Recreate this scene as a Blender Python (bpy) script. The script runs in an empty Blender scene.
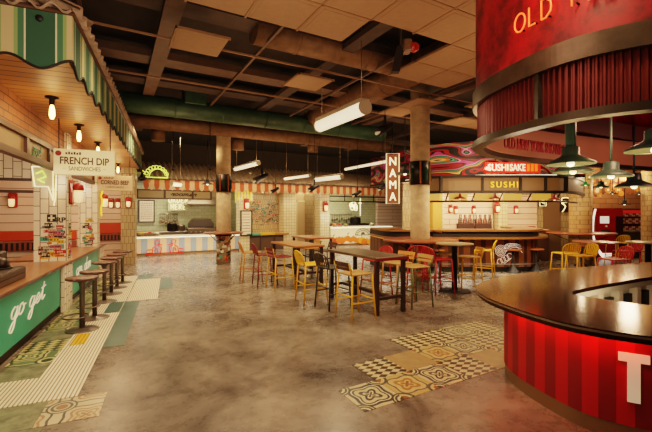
import bpy, bmesh, math, random
from math import sin, cos, pi, radians, atan2, sqrt, hypot
from mathutils import Vector, Matrix
random.seed(7)
COL = bpy.context.scene.collection
# ------------------------------------------------------------------ camera model (only used to survey where things stand)
F, CX, HY, CH = 375.0, 326.0, 212.0, 1.65
YAW = radians(29.5)
FW = (sin(YAW), cos(YAW)); RT = (cos(YAW), -sin(YAW))
RS = -radians(29.5 - 22.6)            # the left stall runs at a slight angle to the hall
RK = -YAW                             # the sushi bar and the red bar face across the hall
def K(r, d): return (RT[0]*r + FW[0]*d, RT[1]*r + FW[1]*d)
def S(a, b): return (cos(RS)*a - sin(RS)*b, sin(RS)*a + cos(RS)*b)
def sx(u): return (u - CX)/F
def onY(u, Y):
    d = Y/(FW[1] + sx(u)*RT[1]); return K(sx(u)*d, d)[0], d
def zat(v, d): return CH + (HY - v)*d/F
def gnd(u, v, z=0.0):
    d = (CH - z)*F/(v - HY); return K(sx(u)*d, d)
# ------------------------------------------------------------------ materials
def lin(c):
    return tuple(((x/12.92) if x <= .04045 else ((x + .055)/1.055)**2.4) for x in c)
def hx(s):
    return lin(tuple(int(s[i:i+2], 16)/255 for i in (0, 2, 4)))
MATS = {}
def new_mat(name):
    m = bpy.data.materials.new(name); m.use_nodes = True
    nt = m.node_tree; b = nt.nodes['Principled BSDF']
    return m, nt, b
def M(name, col=None, rough=.5, metal=0, emit=None, es=0, var=0, nscale=6, bump=0, coat=0, stretch=None):
    if name in MATS: return MATS[name]
    m, nt, b = new_mat(name)
    c = hx(col)
    b.inputs['Base Color'].default_value = (*c, 1)
    b.inputs['Roughness'].default_value = rough
    b.inputs['Metallic'].default_value = metal
    b.inputs['Coat Weight'].default_value = coat
    if es:
        b.inputs['Emission Color'].default_value = (*hx(emit or col), 1)
        b.inputs['Emission Strength'].default_value = es
    if var or bump:
        tc = nt.nodes.new('ShaderNodeTexCoord'); mp = nt.nodes.new('ShaderNodeMapping')
        nt.links.new(tc.outputs['Object'], mp.inputs[0])
        if stretch: mp.inputs['Scale'].default_value = stretch
        nz = nt.nodes.new('ShaderNodeTexNoise'); nz.inputs['Scale'].default_value = nscale
        nz.inputs['Detail'].default_value = 5; nz.inputs['Roughness'].default_value = .65
        nt.links.new(mp.outputs[0], nz.inputs['Vector'])
        if var:
            rp = nt.nodes.new('ShaderNodeValToRGB')
            lo = tuple(x*(1 - var) for x in c); hi = tuple(min(1, x*(1 + var)) for x in c)
            rp.color_ramp.elements[0].position = .3; rp.color_ramp.elements[1].position = .7
            rp.color_ramp.elements[0].color = (*lo, 1); rp.color_ramp.elements[1].color = (*hi, 1)
            nt.links.new(nz.outputs['Fac'], rp.inputs[0]); nt.links.new(rp.outputs[0], b.inputs['Base Color'])
        if bump:
            bp = nt.nodes.new('ShaderNodeBump'); bp.inputs['Strength'].default_value = bump; bp.inputs['Distance'].default_value = .02
            nt.links.new(nz.outputs['Fac'], bp.inputs['Height']); nt.links.new(bp.outputs[0], b.inputs['Normal'])
    MATS[name] = m; return m
def vec_h(nt, vertical=False, horiz=False):
    """object coordinates unrolled onto an upright wall: (x+y, z)"""
    tc = nt.nodes.new('ShaderNodeTexCoord'); sp = nt.nodes.new('ShaderNodeSeparateXYZ'); cb = nt.nodes.new('ShaderNodeCombineXYZ')
    nt.links.new(tc.outputs['Object'], sp.inputs[0])
    if horiz:
        nt.links.new(sp.outputs[0], cb.inputs[0]); nt.links.new(sp.outputs[1], cb.inputs[1]); return cb.outputs[0]
    ad = nt.nodes.new('ShaderNodeMath'); ad.operation = 'ADD'
    nt.links.new(sp.outputs[0], ad.inputs[0]); nt.links.new(sp.outputs[1], ad.inputs[1])
    nt.links.new(ad.outputs[0], cb.inputs[1 if vertical else 0]); nt.links.new(sp.outputs[2], cb.inputs[0 if vertical else 1])
    return cb.outputs[0]
def brick_mat(name, c1, c2, mortar, bw, bh, ms=.008, rough=.25, vertical=False, bump=.3, offset=.5, horiz=False):
    m, nt, b = new_mat(name)
    v = vec_h(nt, vertical, horiz)
    t = nt.nodes.new('ShaderNodeTexBrick'); t.offset = offset
    t.inputs['Color1'].default_value = (*hx(c1), 1); t.inputs['Color2'].default_value = (*hx(c2), 1); t.inputs['Mortar'].default_value = (*hx(mortar), 1)
    t.inputs['Scale'].default_value = 1; t.inputs['Brick Width'].default_value = bw; t.inputs['Row Height'].default_value = bh
    t.inputs['Mortar Size'].default_value = ms; t.inputs['Mortar Smooth'].default_value = .1
    nt.links.new(v, t.inputs['Vector']); nt.links.new(t.outputs['Color'], b.inputs['Base Color'])
    b.inputs['Roughness'].default_value = rough
    bp = nt.nodes.new('ShaderNodeBump'); bp.inputs['Strength'].default_value = bump; bp.inputs['Distance'].default_value = .01; bp.invert = True
    nt.links.new(t.outputs['Fac'], bp.inputs['Height']); nt.links.new(bp.outputs[0], b.inputs['Normal'])
    MATS[name] = m; return m
def stripe_mat(name, stops, period, phase=0, rough=.7, vertical_axis=False, emit=0, horiz=False):
    """constant stripes across the unrolled wall coordinate; stops = [(t, hex)]"""
    m, nt, b = new_mat(name)
    v = vec_h(nt, horiz=horiz); sp = nt.nodes.new('ShaderNodeSeparateXYZ'); nt.links.new(v, sp.inputs[0])
    a = nt.nodes.new('ShaderNodeMath'); a.operation = 'MULTIPLY_ADD'; a.inputs[1].default_value = 1/period; a.inputs[2].default_value = phase
    nt.links.new(sp.outputs[1 if vertical_axis else 0], a.inputs[0])
    f = nt.nodes.new('ShaderNodeMath'); f.operation = 'FRACT'; nt.links.new(a.outputs[0], f.inputs[0])
    rp = nt.nodes.new('ShaderNodeValToRGB'); cr = rp.color_ramp; cr.interpolation = 'CONSTANT'
    cr.elements[0].position = stops[0][0]; cr.elements[0].color = (*hx(stops[0][1]), 1)
    cr.elements[1].position = stops[1][0]; cr.elements[1].color = (*hx(stops[1][1]), 1)
    for t, c in stops[2:]:
        e = cr.elements.new(t); e.color = (*hx(c), 1)
    nt.links.new(f.outputs[0], rp.inputs[0]); nt.links.new(rp.outputs[0], b.inputs['Base Color'])
    b.inputs['Roughness'].default_value = rough
    MATS[name] = m; return m
def motif_mat(name, size, ring, corner, ground, rough=.3):
    """encaustic tile: rings about the cell centre and quarter rings about its corners"""
    m, nt, b = new_mat(name)
    v = vec_h(nt, horiz=True)
    def vm(op, x, val=None):
        n = nt.nodes.new('ShaderNodeVectorMath'); n.operation = op; nt.links.new(x, n.inputs[0])
        if val is not None:
            if op == 'SCALE': n.inputs['Scale'].default_value = val
            else: n.inputs[1].default_value = val
        return n
    q = vm('SCALE', v, 1/size).outputs[0]; q = vm('FRACTION', q).outputs[0]; q = vm('SUBTRACT', q, (.5, .5, 0)).outputs[0]
    r = vm('LENGTH', q).outputs['Value']
    g = nt.nodes.new('ShaderNodeTexGradient'); g.gradient_type = 'RADIAL'; nt.links.new(q, g.inputs[0])
    w = nt.nodes.new('ShaderNodeMath'); w.operation = 'MULTIPLY'; w.inputs[1].default_value = 8*pi; nt.links.new(g.outputs['Fac'], w.inputs[0])
    s = nt.nodes.new('ShaderNodeMath'); s.operation = 'COSINE'; nt.links.new(w.outputs[0], s.inputs[0])
    k = nt.nodes.new('ShaderNodeMath'); k.operation = 'MULTIPLY_ADD'; k.inputs[1].default_value = .055; nt.links.new(s.outputs[0], k.inputs[0]); nt.links.new(r, k.inputs[2])
    def ramp(fac, stops):
        rp = nt.nodes.new('ShaderNodeValToRGB'); cr = rp.color_ramp; cr.interpolation = 'CONSTANT'
        cr.elements[0].position, cr.elements[0].color = stops[0][0], (*hx(stops[0][1]), 1)
        cr.elements[1].position, cr.elements[1].color = stops[1][0], (*hx(stops[1][1]), 1)
        for t, c in stops[2:]: cr.elements.new(t).color = (*hx(c), 1)
        nt.links.new(fac, rp.inputs[0]); return rp.outputs[0]
    c1 = ramp(k.outputs[0], ring)
    aq = vm('ABSOLUTE', q).outputs[0]; dq = vm('SUBTRACT', aq, (.5, .5, 0)).outputs[0]; rc = vm('LENGTH', dq).outputs['Value']
    c2 = ramp(rc, corner)
    lt = nt.nodes.new('ShaderNodeMath'); lt.operation = 'LESS_THAN'; lt.inputs[1].default_value = .27; nt.links.new(rc, lt.inputs[0])
    mx = nt.nodes.new('ShaderNodeMix'); mx.data_type = 'RGBA'
    nt.links.new(lt.outputs[0], mx.inputs['Factor']); nt.links.new(c1, mx.inputs['A']); nt.links.new(c2, mx.inputs['B'])
    nz = nt.nodes.new('ShaderNodeTexNoise'); nz.inputs['Scale'].default_value = 9; nz.inputs['Detail'].default_value = 6
    nt.links.new(v, nz.inputs['Vector'])
    m2 = nt.nodes.new('ShaderNodeMix'); m2.data_type = 'RGBA'; m2.inputs['B'].default_value = (*hx(ground), 1)
    cl = nt.nodes.new('ShaderNodeMapRange'); cl.inputs[1].default_value = .45; cl.inputs[2].default_value = .75; cl.inputs[4].default_value = .3
    nt.links.new(nz.outputs['Fac'], cl.inputs[0]); nt.links.new(cl.outputs[0], m2.inputs['Factor']); nt.links.new(mx.outputs['Result'], m2.inputs['A'])
    nt.links.new(m2.outputs['Result'], b.inputs['Base Color']); b.inputs['Roughness'].default_value = rough
    MATS[name] = m; return m
def checker_mat(name, c1, c2, scale, rot=pi/4, sq=(1, 1, 1), rough=.3):
    m, nt, b = new_mat(name)
    v = vec_h(nt, horiz=True)
    mp = nt.nodes.new('ShaderNodeMapping'); mp.vector_type = 'POINT'; mp.inputs['Scale'].default_value = sq
    mp2 = nt.nodes.new('ShaderNodeMapping'); mp2.inputs['Rotation'].default_value = (0, 0, rot)
    nt.links.new(v, mp.inputs[0]); nt.links.new(mp.outputs[0], mp2.inputs[0])
    ad = nt.nodes.new('ShaderNodeVectorMath'); ad.operation = 'ADD'; ad.inputs[1].default_value = (0, 0, .5); nt.links.new(mp2.outputs[0], ad.inputs[0])
    ck = nt.nodes.new('ShaderNodeTexChecker'); ck.inputs['Scale'].default_value = scale
    ck.inputs['Color1'].default_value = (*hx(c1), 1); ck.inputs['Color2'].default_value = (*hx(c2), 1)
    nt.links.new(mp2.outputs[0], ck.inputs['Vector']); nt.links.new(ck.outputs[0], b.inputs['Base Color'])
    b.inputs['Roughness'].default_value = rough
    MATS[name] = m; return m
def mural_mat(name):
    m, nt, b = new_mat(name)
    v = vec_h(nt)
    nz = nt.nodes.new('ShaderNodeTexNoise'); nz.inputs['Scale'].default_value = 1.9; nz.inputs['Detail'].default_value = 1
    nt.links.new(v, nz.inputs['Vector'])
    sc = nt.nodes.new('ShaderNodeVectorMath'); sc.operation = 'SCALE'; sc.inputs['Scale'].default_value = 2.0; nt.links.new(nz.outputs['Color'], sc.inputs[0])
    ad = nt.nodes.new('ShaderNodeVectorMath'); ad.operation = 'ADD'; nt.links.new(v, ad.inputs[0]); nt.links.new(sc.outputs[0], ad.inputs[1])
    wv = nt.nodes.new('ShaderNodeTexWave'); wv.wave_type = 'RINGS'; wv.inputs['Scale'].default_value = .36; wv.inputs['Distortion'].default_value = 1.5; wv.inputs['Detail'].default_value = 1
    nt.links.new(ad.outputs[0], wv.inputs['Vector'])
    rp = nt.nodes.new('ShaderNodeValToRGB'); cr = rp.color_ramp; cr.interpolation = 'CONSTANT'
    st = [(0, '140c0a'), (.09, '8c1418'), (.2, '0c0a08'), (.25, 'a83a78'), (.34, 'd890a8'), (.39, '100c0a'), (.44, '1f6a5e'), (.54, '5a9a80'), (.6, '0c0a08'), (.66, 'b8681c'), (.74, 'c8b070'), (.79, '100a08'), (.85, '961418'), (.95, '1a1020')]
    cr.elements[0].color = (*hx(st[0][1]), 1); cr.elements[1].position = st[1][0]; cr.elements[1].color = (*hx(st[1][1]), 1)
    for t, c in st[2:]: cr.elements.new(t).color = (*hx(c), 1)
    nt.links.new(wv.outputs['Fac'], rp.inputs[0]); nt.links.new(rp.outputs[0], b.inputs['Base Color'])
    nt.links.new(rp.outputs[0], b.inputs['Emission Color']); b.inputs['Emission Strength'].default_value = .05
    b.inputs['Roughness'].default_value = .5
    MATS[name] = m; return m
# ------------------------------------------------------------------ mesh builder
class MB:
    def __init__(s): s.v = []; s.f = []; s.fm = []; s.fs = []; s.mi = 0; s.t = None
    def add(s, vs, fs, smooth=False):
        o = len(s.v)
        if s.t is not None: vs = [tuple(s.t @ Vector(p)) for p in vs]
        s.v += [tuple(p) for p in vs]
        for f in fs:
            s.f.append(tuple(i + o for i in f)); s.fm.append(s.mi); s.fs.append(smooth)
        return s
    def quad(s, a, b, c, d): return s.add([a, b, c, d], [(0, 1, 2, 3)])
    def box(s, x0, x1, y0, y1, z0, z1):
        vs = [(x, y, z) for x in (x0, x1) for y in (y0, y1) for z in (z0, z1)]
        return s.add(vs, [(0, 1, 3, 2), (4, 6, 7, 5), (0, 4, 5, 1), (2, 3, 7, 6), (0, 2, 6, 4), (1, 5, 7, 3)])
    def cbox(s, x, y, z, w, d, h): return s.box(x-w/2, x+w/2, y-d/2, y+d/2, z, z+h)
    def rbox(s, x0, x1, y0, y1, z0, z1, r=.01):
        """box with chamfered upright and horizontal edges"""
        def ring(i, z): return [(x0+i+r, y0+i, z), (x1-i-r, y0+i, z), (x1-i, y0+i+r, z), (x1-i, y1-i-r, z), (x1-i-r, y1-i, z), (x0+i+r, y1-i, z), (x0+i, y1-i-r, z), (x0+i, y0+i+r, z)]
        vs = ring(r, z0) + ring(0, z0+r) + ring(0, z1-r) + ring(r, z1)
        fs = [tuple(range(7, -1, -1)), tuple(range(24, 32))]
        for k in range(3):
            for j in range(8):
                fs.append((k*8+j, k*8+(j+1) % 8, (k+1)*8+(j+1) % 8, (k+1)*8+j))
        return s.add(vs, fs)
    def tube(s, pts, r, n=8, closed=False, r1=None, cap=True):
        P = [Vector(p) for p in pts]; m = len(P); vs = []; fs = []
        up = None
        for i, p in enumerate(P):
            a = P[(i-1) % m] if (closed or i > 0) else P[0]; c = P[(i+1) % m] if (closed or i < m-1) else P[-1]
            t = (c - a); t = t.normalized() if t.length > 1e-9 else Vector((0, 0, 1))
            if up is None:
                up = Vector((0, 0, 1)) if abs(t.z) < .9 else Vector((1, 0, 0))
            u = t.cross(up)
            if u.length < 1e-6: u = t.cross(Vector((1, .3, .2)))
            u.normalize(); w = u.cross(t).normalized(); up = w
            rr = r if r1 is None else r + (r1 - r)*i/max(1, m-1)
            for k in range(n):
                q = 2*pi*k/n; vs.append(p + u*cos(q)*rr + w*sin(q)*rr)
        for i in range(m if closed else m-1):
            j = (i+1) % m
            for k in range(n):
                fs.append((i*n+k, i*n+(k+1) % n, j*n+(k+1) % n, j*n+k))
        s.add(vs, fs, True)
        if cap and not closed:
            o = len(s.v) - len(vs)
            s.f.append(tuple(o+k for k in range(n-1, -1, -1))); s.f.append(tuple(o+(m-1)*n+k for k in range(n)))
            s.fm += [s.mi]*2; s.fs += [False]*2
        return s
    def lathe(s, prof, n=24, c=(0, 0, 0), smooth=True, cap=True):
        vs = []; fs = []; m = len(prof)
        for r, z in prof:
            for k in range(n):
                q = 2*pi*k/n; vs.append((c[0]+r*cos(q), c[1]+r*sin(q), c[2]+z))
        for i in range(m-1):
            for k in range(n):
                fs.append((i*n+k, i*n+(k+1) % n, (i+1)*n+(k+1) % n, (i+1)*n+k))
        s.add(vs, fs, smooth)
        if cap:
            o = len(s.v) - len(vs)
            if prof[0][0] > 1e-4: s.f.append(tuple(o+k for k in range(n-1, -1, -1))); s.fm.append(s.mi); s.fs.append(False)
            if prof[-1][0] > 1e-4: s.f.append(tuple(o+(m-1)*n+k for k in range(n))); s.fm.append(s.mi); s.fs.append(False)
        return s
    def prism(s, poly, z0, z1):
        n = len(poly); vs = [(x, y, z0) for x, y in poly] + [(x, y, z1) for x, y in poly]
        fs = [tuple(range(n-1, -1, -1)), tuple(range(n, 2*n))] + [(i, (i+1) % n, n+(i+1) % n, n+i) for i in range(n)]
        return s.add(vs, fs)
    def vprism(s, poly, y0, y1):
        """outline in x,z pulled along y"""
        n = len(poly); vs = [(x, y0, z) for x, z in poly] + [(x, y1, z) for x, z in poly]
        fs = [tuple(range(n)), tuple(range(2*n-1, n-1, -1))] + [(i, n+i, n+(i+1) % n, (i+1) % n) for i in range(n)]
        return s.add(vs, fs)
    def ball(s, c, rx, ry=None, rz=None, n=12, m=8):
        ry = ry or rx; rz = rz or rx
        vs = []; fs = []
        for i in range(m+1):
            t = pi*i/m
            for k in range(n):
                q = 2*pi*k/n; vs.append((c[0]+rx*sin(t)*cos(q), c[1]+ry*sin(t)*sin(q), c[2]-rz*cos(t)))
        for i in range(m):
            for k in range(n): fs.append((i*n+k, i*n+(k+1) % n, (i+1)*n+(k+1) % n, (i+1)*n+k))
        return s.add(vs, fs, True)
    def ribbon(s, pts, z0, z1, th, closed=False):
        """upright wall of thickness th following plan points (th to the left of travel)"""
        n = len(pts); off = offset(pts, th, closed)
        vs = [(x, y, z0) for x, y in pts] + [(x, y, z1) for x, y in pts] + [(x, y, z0) for x, y in off] + [(x, y, z1) for x, y in off]
        fs = []
        for i in range(n if closed else n-1):
            j = (i+1) % n
            fs += [(i, j, n+j, n+i), (2*n+j, 2*n+i, 3*n+i, 3*n+j), (n+i, n+j, 3*n+j, 3*n+i), (j, i, 2*n+i, 2*n+j)]
        if not closed: fs += [(0, n, 3*n, 2*n), (n-1, 3*n-1, 4*n-1, 2*n-1)]
        return s.add(vs, fs)
    def build(s, name, mats, parent=None, loc=(0, 0, 0), rotz=0, merge=False):
        me = bpy.data.meshes.new(name)
        me.from_pydata(s.v, [], s.f)
        for m in (mats if isinstance(mats, (list, tuple)) else [mats]): me.materials.append(m)
        me.polygons.foreach_set('material_index', s.fm); me.polygons.foreach_set('use_smooth', s.fs)
        bm = bmesh.new(); bm.from_mesh(me)
        if merge: bmesh.ops.remove_doubles(bm, verts=bm.verts, dist=1e-5)
        bmesh.ops.recalc_face_normals(bm, faces=bm.faces); bm.to_mesh(me); bm.free()
        o = bpy.data.objects.new(name, me); COL.objects.link(o)
        o.location = (loc[0], loc[1], loc[2] if len(loc) > 2 else 0); o.rotation_euler = (0, 0, rotz)
        if parent is not None: o.parent = parent
        return o
def offset(pts, th, closed):
    n = len(pts); out = []
    for i in range(n):
        a = pts[(i-1) % n] if (closed or i > 0) else pts[0]; c = pts[(i+1) % n] if (closed or i < n-1) else pts[-1]
        tx, ty = c[0]-a[0], c[1]-a[1]; l = hypot(tx, ty) or 1
        out.append((pts[i][0] - ty/l*th, pts[i][1] + tx/l*th))
    return out
def spline(P, per=8, closed=False):
    out = []; n = len(P)
    for i in range(n if closed else n-1):
        p0 = P[(i-1) % n] if (closed or i > 0) else P[0]; p1 = P[i]; p2 = P[(i+1) % n]; p3 = P[(i+2) % n] if (closed or i < n-2) else P[-1]
        for k in range(per):
            t = k/per
            out.append(tuple(.5*((2*b) + (-a+c)*t + (2*a-5*b+4*c-d)*t*t + (-a+3*b-3*c+d)*t**3) for a, b, c, d in zip(p0, p1, p2, p3)))
    if not closed: out.append(tuple(P[-1]))
    return out
def tag(o, label=None, cat=None, group=None, kind=None):
    if label: o['label'] = label
    if cat: o['category'] = cat
    if group: o['group'] = group
    if kind: o['kind'] = kind
    return o
def thing(name, label, cat, loc=(0, 0, 0), rotz=0, group=None):
    o = bpy.data.objects.new(name, None); COL.objects.link(o); o.empty_display_size = .1
    o.location = (loc[0], loc[1], loc[2] if len(loc) > 2 else 0); o.rotation_euler = (0, 0, rotz)
    return tag(o, label, cat, group)
def struct(o): o['kind'] = 'structure'; return o
KIDS = {}
def dup(root, loc, rotz, label, group=None):
    r = root.copy(); COL.objects.link(r)
    r.location = (loc[0], loc[1], loc[2] if len(loc) > 2 else 0); r.rotation_euler = (0, 0, rotz); r['label'] = label
    if group: r['group'] = group
    def rec(src, dst):
        for ch in list(src.children):
            c = ch.copy(); COL.objects.link(c); c.parent = dst; rec(ch, c)
    rec(root, r)
    return r
def ALL(): return list(COL.objects)
def lettering(txt, mat, h, parent=None, loc=(0, 0, 0), rot=(pi/2, 0, 0), ext=.004, bev=0, align='CENTER', width=None, name='lettering', shear=0, spacing=1, outline=False):
    cu = bpy.data.curves.new(name, 'FONT'); cu.body = txt; cu.size = h/.69; cu.align_x = align; cu.align_y = 'BOTTOM_BASELINE'
    cu.extrude = ext; cu.shear = shear; cu.space_character = spacing; cu.resolution_u = 3
    if bev: cu.bevel_depth = bev; cu.bevel_resolution = 1
    if outline: cu.fill_mode = 'NONE'
    cu.materials.append(mat)
    tmp = bpy.data.objects.new(name, cu); COL.objects.link(tmp)
    bpy.context.view_layer.update()
    me = bpy.data.meshes.new_from_object(tmp.evaluated_get(bpy.context.evaluated_depsgraph_get()))
    bpy.data.objects.remove(tmp); 
    if width and me.vertices:
        xs = [v.co.x for v in me.vertices]; k = width/max(1e-6, max(xs)-min(xs))
        for v in me.vertices: v.co.x *= k
    o = bpy.data.objects.new(name, me); COL.objects.link(o)
    o.location = loc; o.rotation_euler = rot
    if parent is not None: o.parent = parent
    return o
def strokes(mb, st, x, z, w, h, r, y=0, slant=0, n=6, smooth=False):
    """polyline strokes in unit letters, drawn upright in x,z"""
    for ln in st:
        p = [(x + (a + slant*b)*w, y, z + b*h) for a, b in ln]
        if smooth: p = spline(p, 4)
        mb.tube(p, r, n)
def circ(cx, cz, rx, rz, n=16, a0=0, a1=2*pi): return [(cx+rx*cos(a0+(a1-a0)*i/n), cz+rz*sin(a0+(a1-a0)*i/n)) for i in range(n+1)]
CAPS = {
 'O': [circ(.5, .5, .48, .5)], 'L': [[(.05, 1), (.05, 0), (.8, 0)]], 'D': [[(.05, 0), (.05, 1), (.45, 1), (.85, .75), (.9, .5), (.85, .25), (.45, 0), (.05, 0)]],
 'F': [[(.85, 1), (.05, 1), (.05, 0)], [(.05, .52), (.7, .52)]], 'A': [[(0, 0), (.45, 1), (.9, 0)], [(.17, .36), (.73, .36)]],
 'R': [[(.05, 0), (.05, 1), (.6, 1), (.85, .78), (.6, .52), (.05, .52)], [(.5, .52), (.9, 0)]], 'E': [[(.8, 1), (.05, 1), (.05, 0), (.8, 0)], [(.05, .52), (.65, .52)]],
 'H': [[(.05, 0), (.05, 1)], [(.85, 0), (.85, 1)], [(.05, .5), (.85, .5)]], 'N': [[(.05, 0), (.05, 1), (.85, 0), (.85, 1)]], 'M': [[(0, 0), (.1, 1), (.5, .2), (.9, 1), (1, 0)]],
}
SCRIPT = {
 'g': (1.15, [[(.8, .8), (.45, 1), (.1, .7), (.1, .25), (.4, 0), (.75, .35), (.88, .98), (.8, .1), (.68, -.75), (.4, -1.1), (.1, -.9), (.3, -.45), (.9, .0), (1.2, .3)]]),
 'o': (1.05, [[(.62, .98), (.2, .9), (.05, .4), (.3, 0), (.7, .2), (.8, .7), (.55, .98), (.7, .7), (1.1, .75)]]),
 'e': (1.0, [[(-.05, .1), (.35, .35), (.75, .65), (.6, .98), (.25, .8), (.1, .35), (.35, 0), (.8, .15), (1.05, .4)]]),
 't': (.95, [[(-.05, .3), (.35, 1), (.5, 1.9), (.38, .9), (.4, .15), (.6, 0), (1, .35)], [(.05, 1.3), (.95, 1.4)]]),
 'a': (1.1, [[(.8, .8), (.45, 1), (.1, .7), (.1, .25), (.4, 0), (.75, .35), (.85, 1), (.8, .3), (.95, 0), (1.15, .25)]]),
 'm': (1.5, [[(0, .9), (.15, 1), (.15, 0), (.2, .7), (.5, 1), (.58, .7), (.58, 0), (.65, .7), (.95, 1), (1.05, .7), (1.05, .2), (1.25, 0), (1.5, .3)]]),
 'd': (1.1, [[(.8, .8), (.45, 1), (.1, .7), (.1, .25), (.4, 0), (.75, .35), (.95, 1.9), (.82, .4), (.95, 0), (1.15, .25)]]),
 'r': (.85, [[(0, .3), (.2, 1.05), (.3, .85), (.65, .95), (.5, .3), (.6, 0), (.85, .25)]]),
 ' ': (.8, []),
}
def script(mb, txt, x, z, w, h, r, y=0, slant=.28):
    for ch in txt:
        adv, st = SCRIPT[ch]
        strokes(mb, st, x, z, w, h, r, y, slant, 6, True); x += adv*w
# ------------------------------------------------------------------ lights
def light(kind, loc, power, col='ffd2a0', size=.3, rot=(0, 0, 0), sy=None, spot=None):
    l = bpy.data.lights.new(kind.lower(), kind); l.energy = power; l.color = hx(col)
    if kind == 'AREA':
        l.size = size
        if sy: l.shape = 'RECTANGLE'; l.size_y = sy
    else: l.shadow_soft_size = size
    if kind == 'SPOT': l.spot_size = spot or radians(100); l.spot_blend = .6
    o = bpy.data.objects.new(l.name, l); COL.objects.link(o); o.location = loc; o.rotation_euler = rot
    return o
# ================================================================== MATERIALS
def floor_mat():
    m, nt, b = new_mat('polished_concrete')
    tc = nt.nodes.new('ShaderNodeTexCoord')
    n1 = nt.nodes.new('ShaderNodeTexNoise'); n1.inputs['Scale'].default_value = 1.1; n1.inputs['Detail'].default_value = 8; n1.inputs['Roughness'].default_value = .68; n1.inputs['Distortion'].default_value = .6
    n2 = nt.nodes.new('ShaderNodeTexNoise'); n2.inputs['Scale'].default_value = 7; n2.inputs['Detail'].default_value = 6; n2.inputs['Roughness'].default_value = .7
    nt.links.new(tc.outputs['Object'], n1.inputs['Vector']); nt.links.new(tc.outputs['Object'], n2.inputs['Vector'])
    r1 = nt.nodes.new('ShaderNodeValToRGB'); e = r1.color_ramp.elements
    e[0].position = .34; e[0].color = (*hx('453d37'), 1); e[1].position = .68; e[1].color = (*hx('978a7b'), 1)
    x = r1.color_ramp.elements.new(.5); x.color = (*hx('70665b'), 1)
    nt.links.new(n1.outputs['Fac'], r1.inputs[0])
    mx = nt.nodes.new('ShaderNodeMix'); mx.data_type = 'RGBA'; mx.blend_type = 'MULTIPLY'; mx.inputs['Factor'].default_value = .4
    r2 = nt.nodes.new('ShaderNodeValToRGB'); r2.color_ramp.elements[0].position = .36; r2.color_ramp.elements[0].color = (.55, .52, .5, 1); r2.color_ramp.elements[1].position = .62; r2.color_ramp.elements[1].color = (1, 1, 1, 1)
    nt.links.new(n2.outputs['Fac'], r2.inputs[0]); nt.links.new(r1.outputs[0], mx.inputs['A']); nt.links.new(r2.outputs[0], mx.inputs['B'])
    nt.links.new(mx.outputs['Result'], b.inputs['Base Color'])
    rr = nt.nodes.new('ShaderNodeMapRange'); rr.inputs[1].default_value = .3; rr.inputs[2].default_value = .7; rr.inputs[3].default_value = .24; rr.inputs[4].default_value = .32
    nt.links.new(n2.outputs['Fac'], rr.inputs[0]); nt.links.new(rr.outputs[0], b.inputs['Roughness'])
    b.inputs['Specular IOR Level'].default_value = .42
    MATS['polished_concrete'] = m; return m
CONC = floor_mat()
DARKCEIL = M('dark_ceiling', '2c241d', .9, var=.35, nscale=3)  # dark brown slab colour, mottled by noise
BEAM = M('painted_steel_beam', '5a4434', .6, var=.25, nscale=5)
DARKBEAM = M('dark_beam', '43342a', .7, var=.3, nscale=5)
CTILE = M('ceiling_tile_board', '9a7a5e', .85, var=.07, nscale=14)
CGRID = M('ceiling_grid_bar', '8e6c4e', .6)
STEEL = M('blackened_steel', '2b2420', .45, .7, var=.25, nscale=9)
BLACK = M('matt_black', '14110f', .6)
FRAMEB = M('brown_window_frame', '40291c', .5, var=.2, nscale=12)
WHITETILE = brick_mat('cream_tall_tile', 'f2e6d2', 'e8d8c0', '6a5644', .25, .125, .006, .2, True)
SMALLTILE = brick_mat('small_cream_tile', 'b09a76', 'a08a66', '6d5739', .11, .22, .007, .3)
GRIDTILE = brick_mat('square_grid_tile', 'dccaa6', 'cebb94', '7c6544', .13, .13, .006, .3, offset=0)
MINT = brick_mat('pale_green_tile', 'b6b894', 'acae8a', '85865e', .3, .15, .006, .25)
PLANKP = brick_mat('pink_plank_wall', 'e6c8b2', 'dab8a0', '8a6048', 3.2, .2, .01, .55)
REDBRICK = brick_mat('brown_brick', '9a6038', '8a5230', '4e3220', .26, .09, .008, .7)
GREENRIB = stripe_mat('green_ribbed_wall', [(0, '6d6a44'), (.6, '4a482c')], .16, rough=.4)
WOODSOFFIT = brick_mat('canopy_plank', 'b58150', '9d6c3e', '4a2c14', 4.0, .16, .012, .5, horiz=True)
GREENP = M('mint_green_panel', '36a488', .4, var=.06, nscale=3)
PINKTOP = M('copper_pink_worktop', 'a57655', .28, .35, var=.12, nscale=6)
WOODEDGE = M('dark_red_wood', '4e2119', .35, var=.25, nscale=14, coat=.3)
ORANGE = M('orange_panel', 'c8431c', .5)
CREAM = M('cream_paint', 'd9c79c', .6)
NEONW = M('neon_white', 'ffe9b0', .4, emit='ffe3a0', es=2.2)
NEONG = M('neon_green', 'd8ff80', .4, emit='c6e85a', es=2.2)
NEONR = M('neon_red', 'd01810', .4, emit='e01408', es=.75)
NEONY = M('neon_yellow', 'ffd040', .4, emit='ffc428', es=1.3)
NEONO = M('neon_orange', 'ff8a50', .4, emit='ff4c20', es=2.4)
BULB = M('filament_bulb', 'ffe2a8', .3, emit='ffc46a', es=14)
LAMPG = M('sconce_glow', 'f0d8b0', .3, emit='ffc888', es=1.3)
TUBEL = M('tube_diffuser', 'fff4dc', .3, emit='ffe6b8', es=1.35)
LEDW = M('led_strip', 'fff2d0', .3, emit='ffeec0', es=3.5)
REDEN = M('red_enamel', 'a01c14', .3, coat=.4)
INK = M('printed_brown_ink', '4b2a20', .7)
WHITEP = M('white_paint', 'e6dcc6', .5)
TEXTW = M('white_lettering', 'f2ead6', .5, emit='f2ead6', es=.25)
CHROME = M('brushed_steel', '9c9186', .3, .9, var=.1, nscale=12)
RUST = M('rusty_corrugated_sheet', 'a18a78', .6, .35, var=.35, nscale=5, bump=.2)
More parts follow.
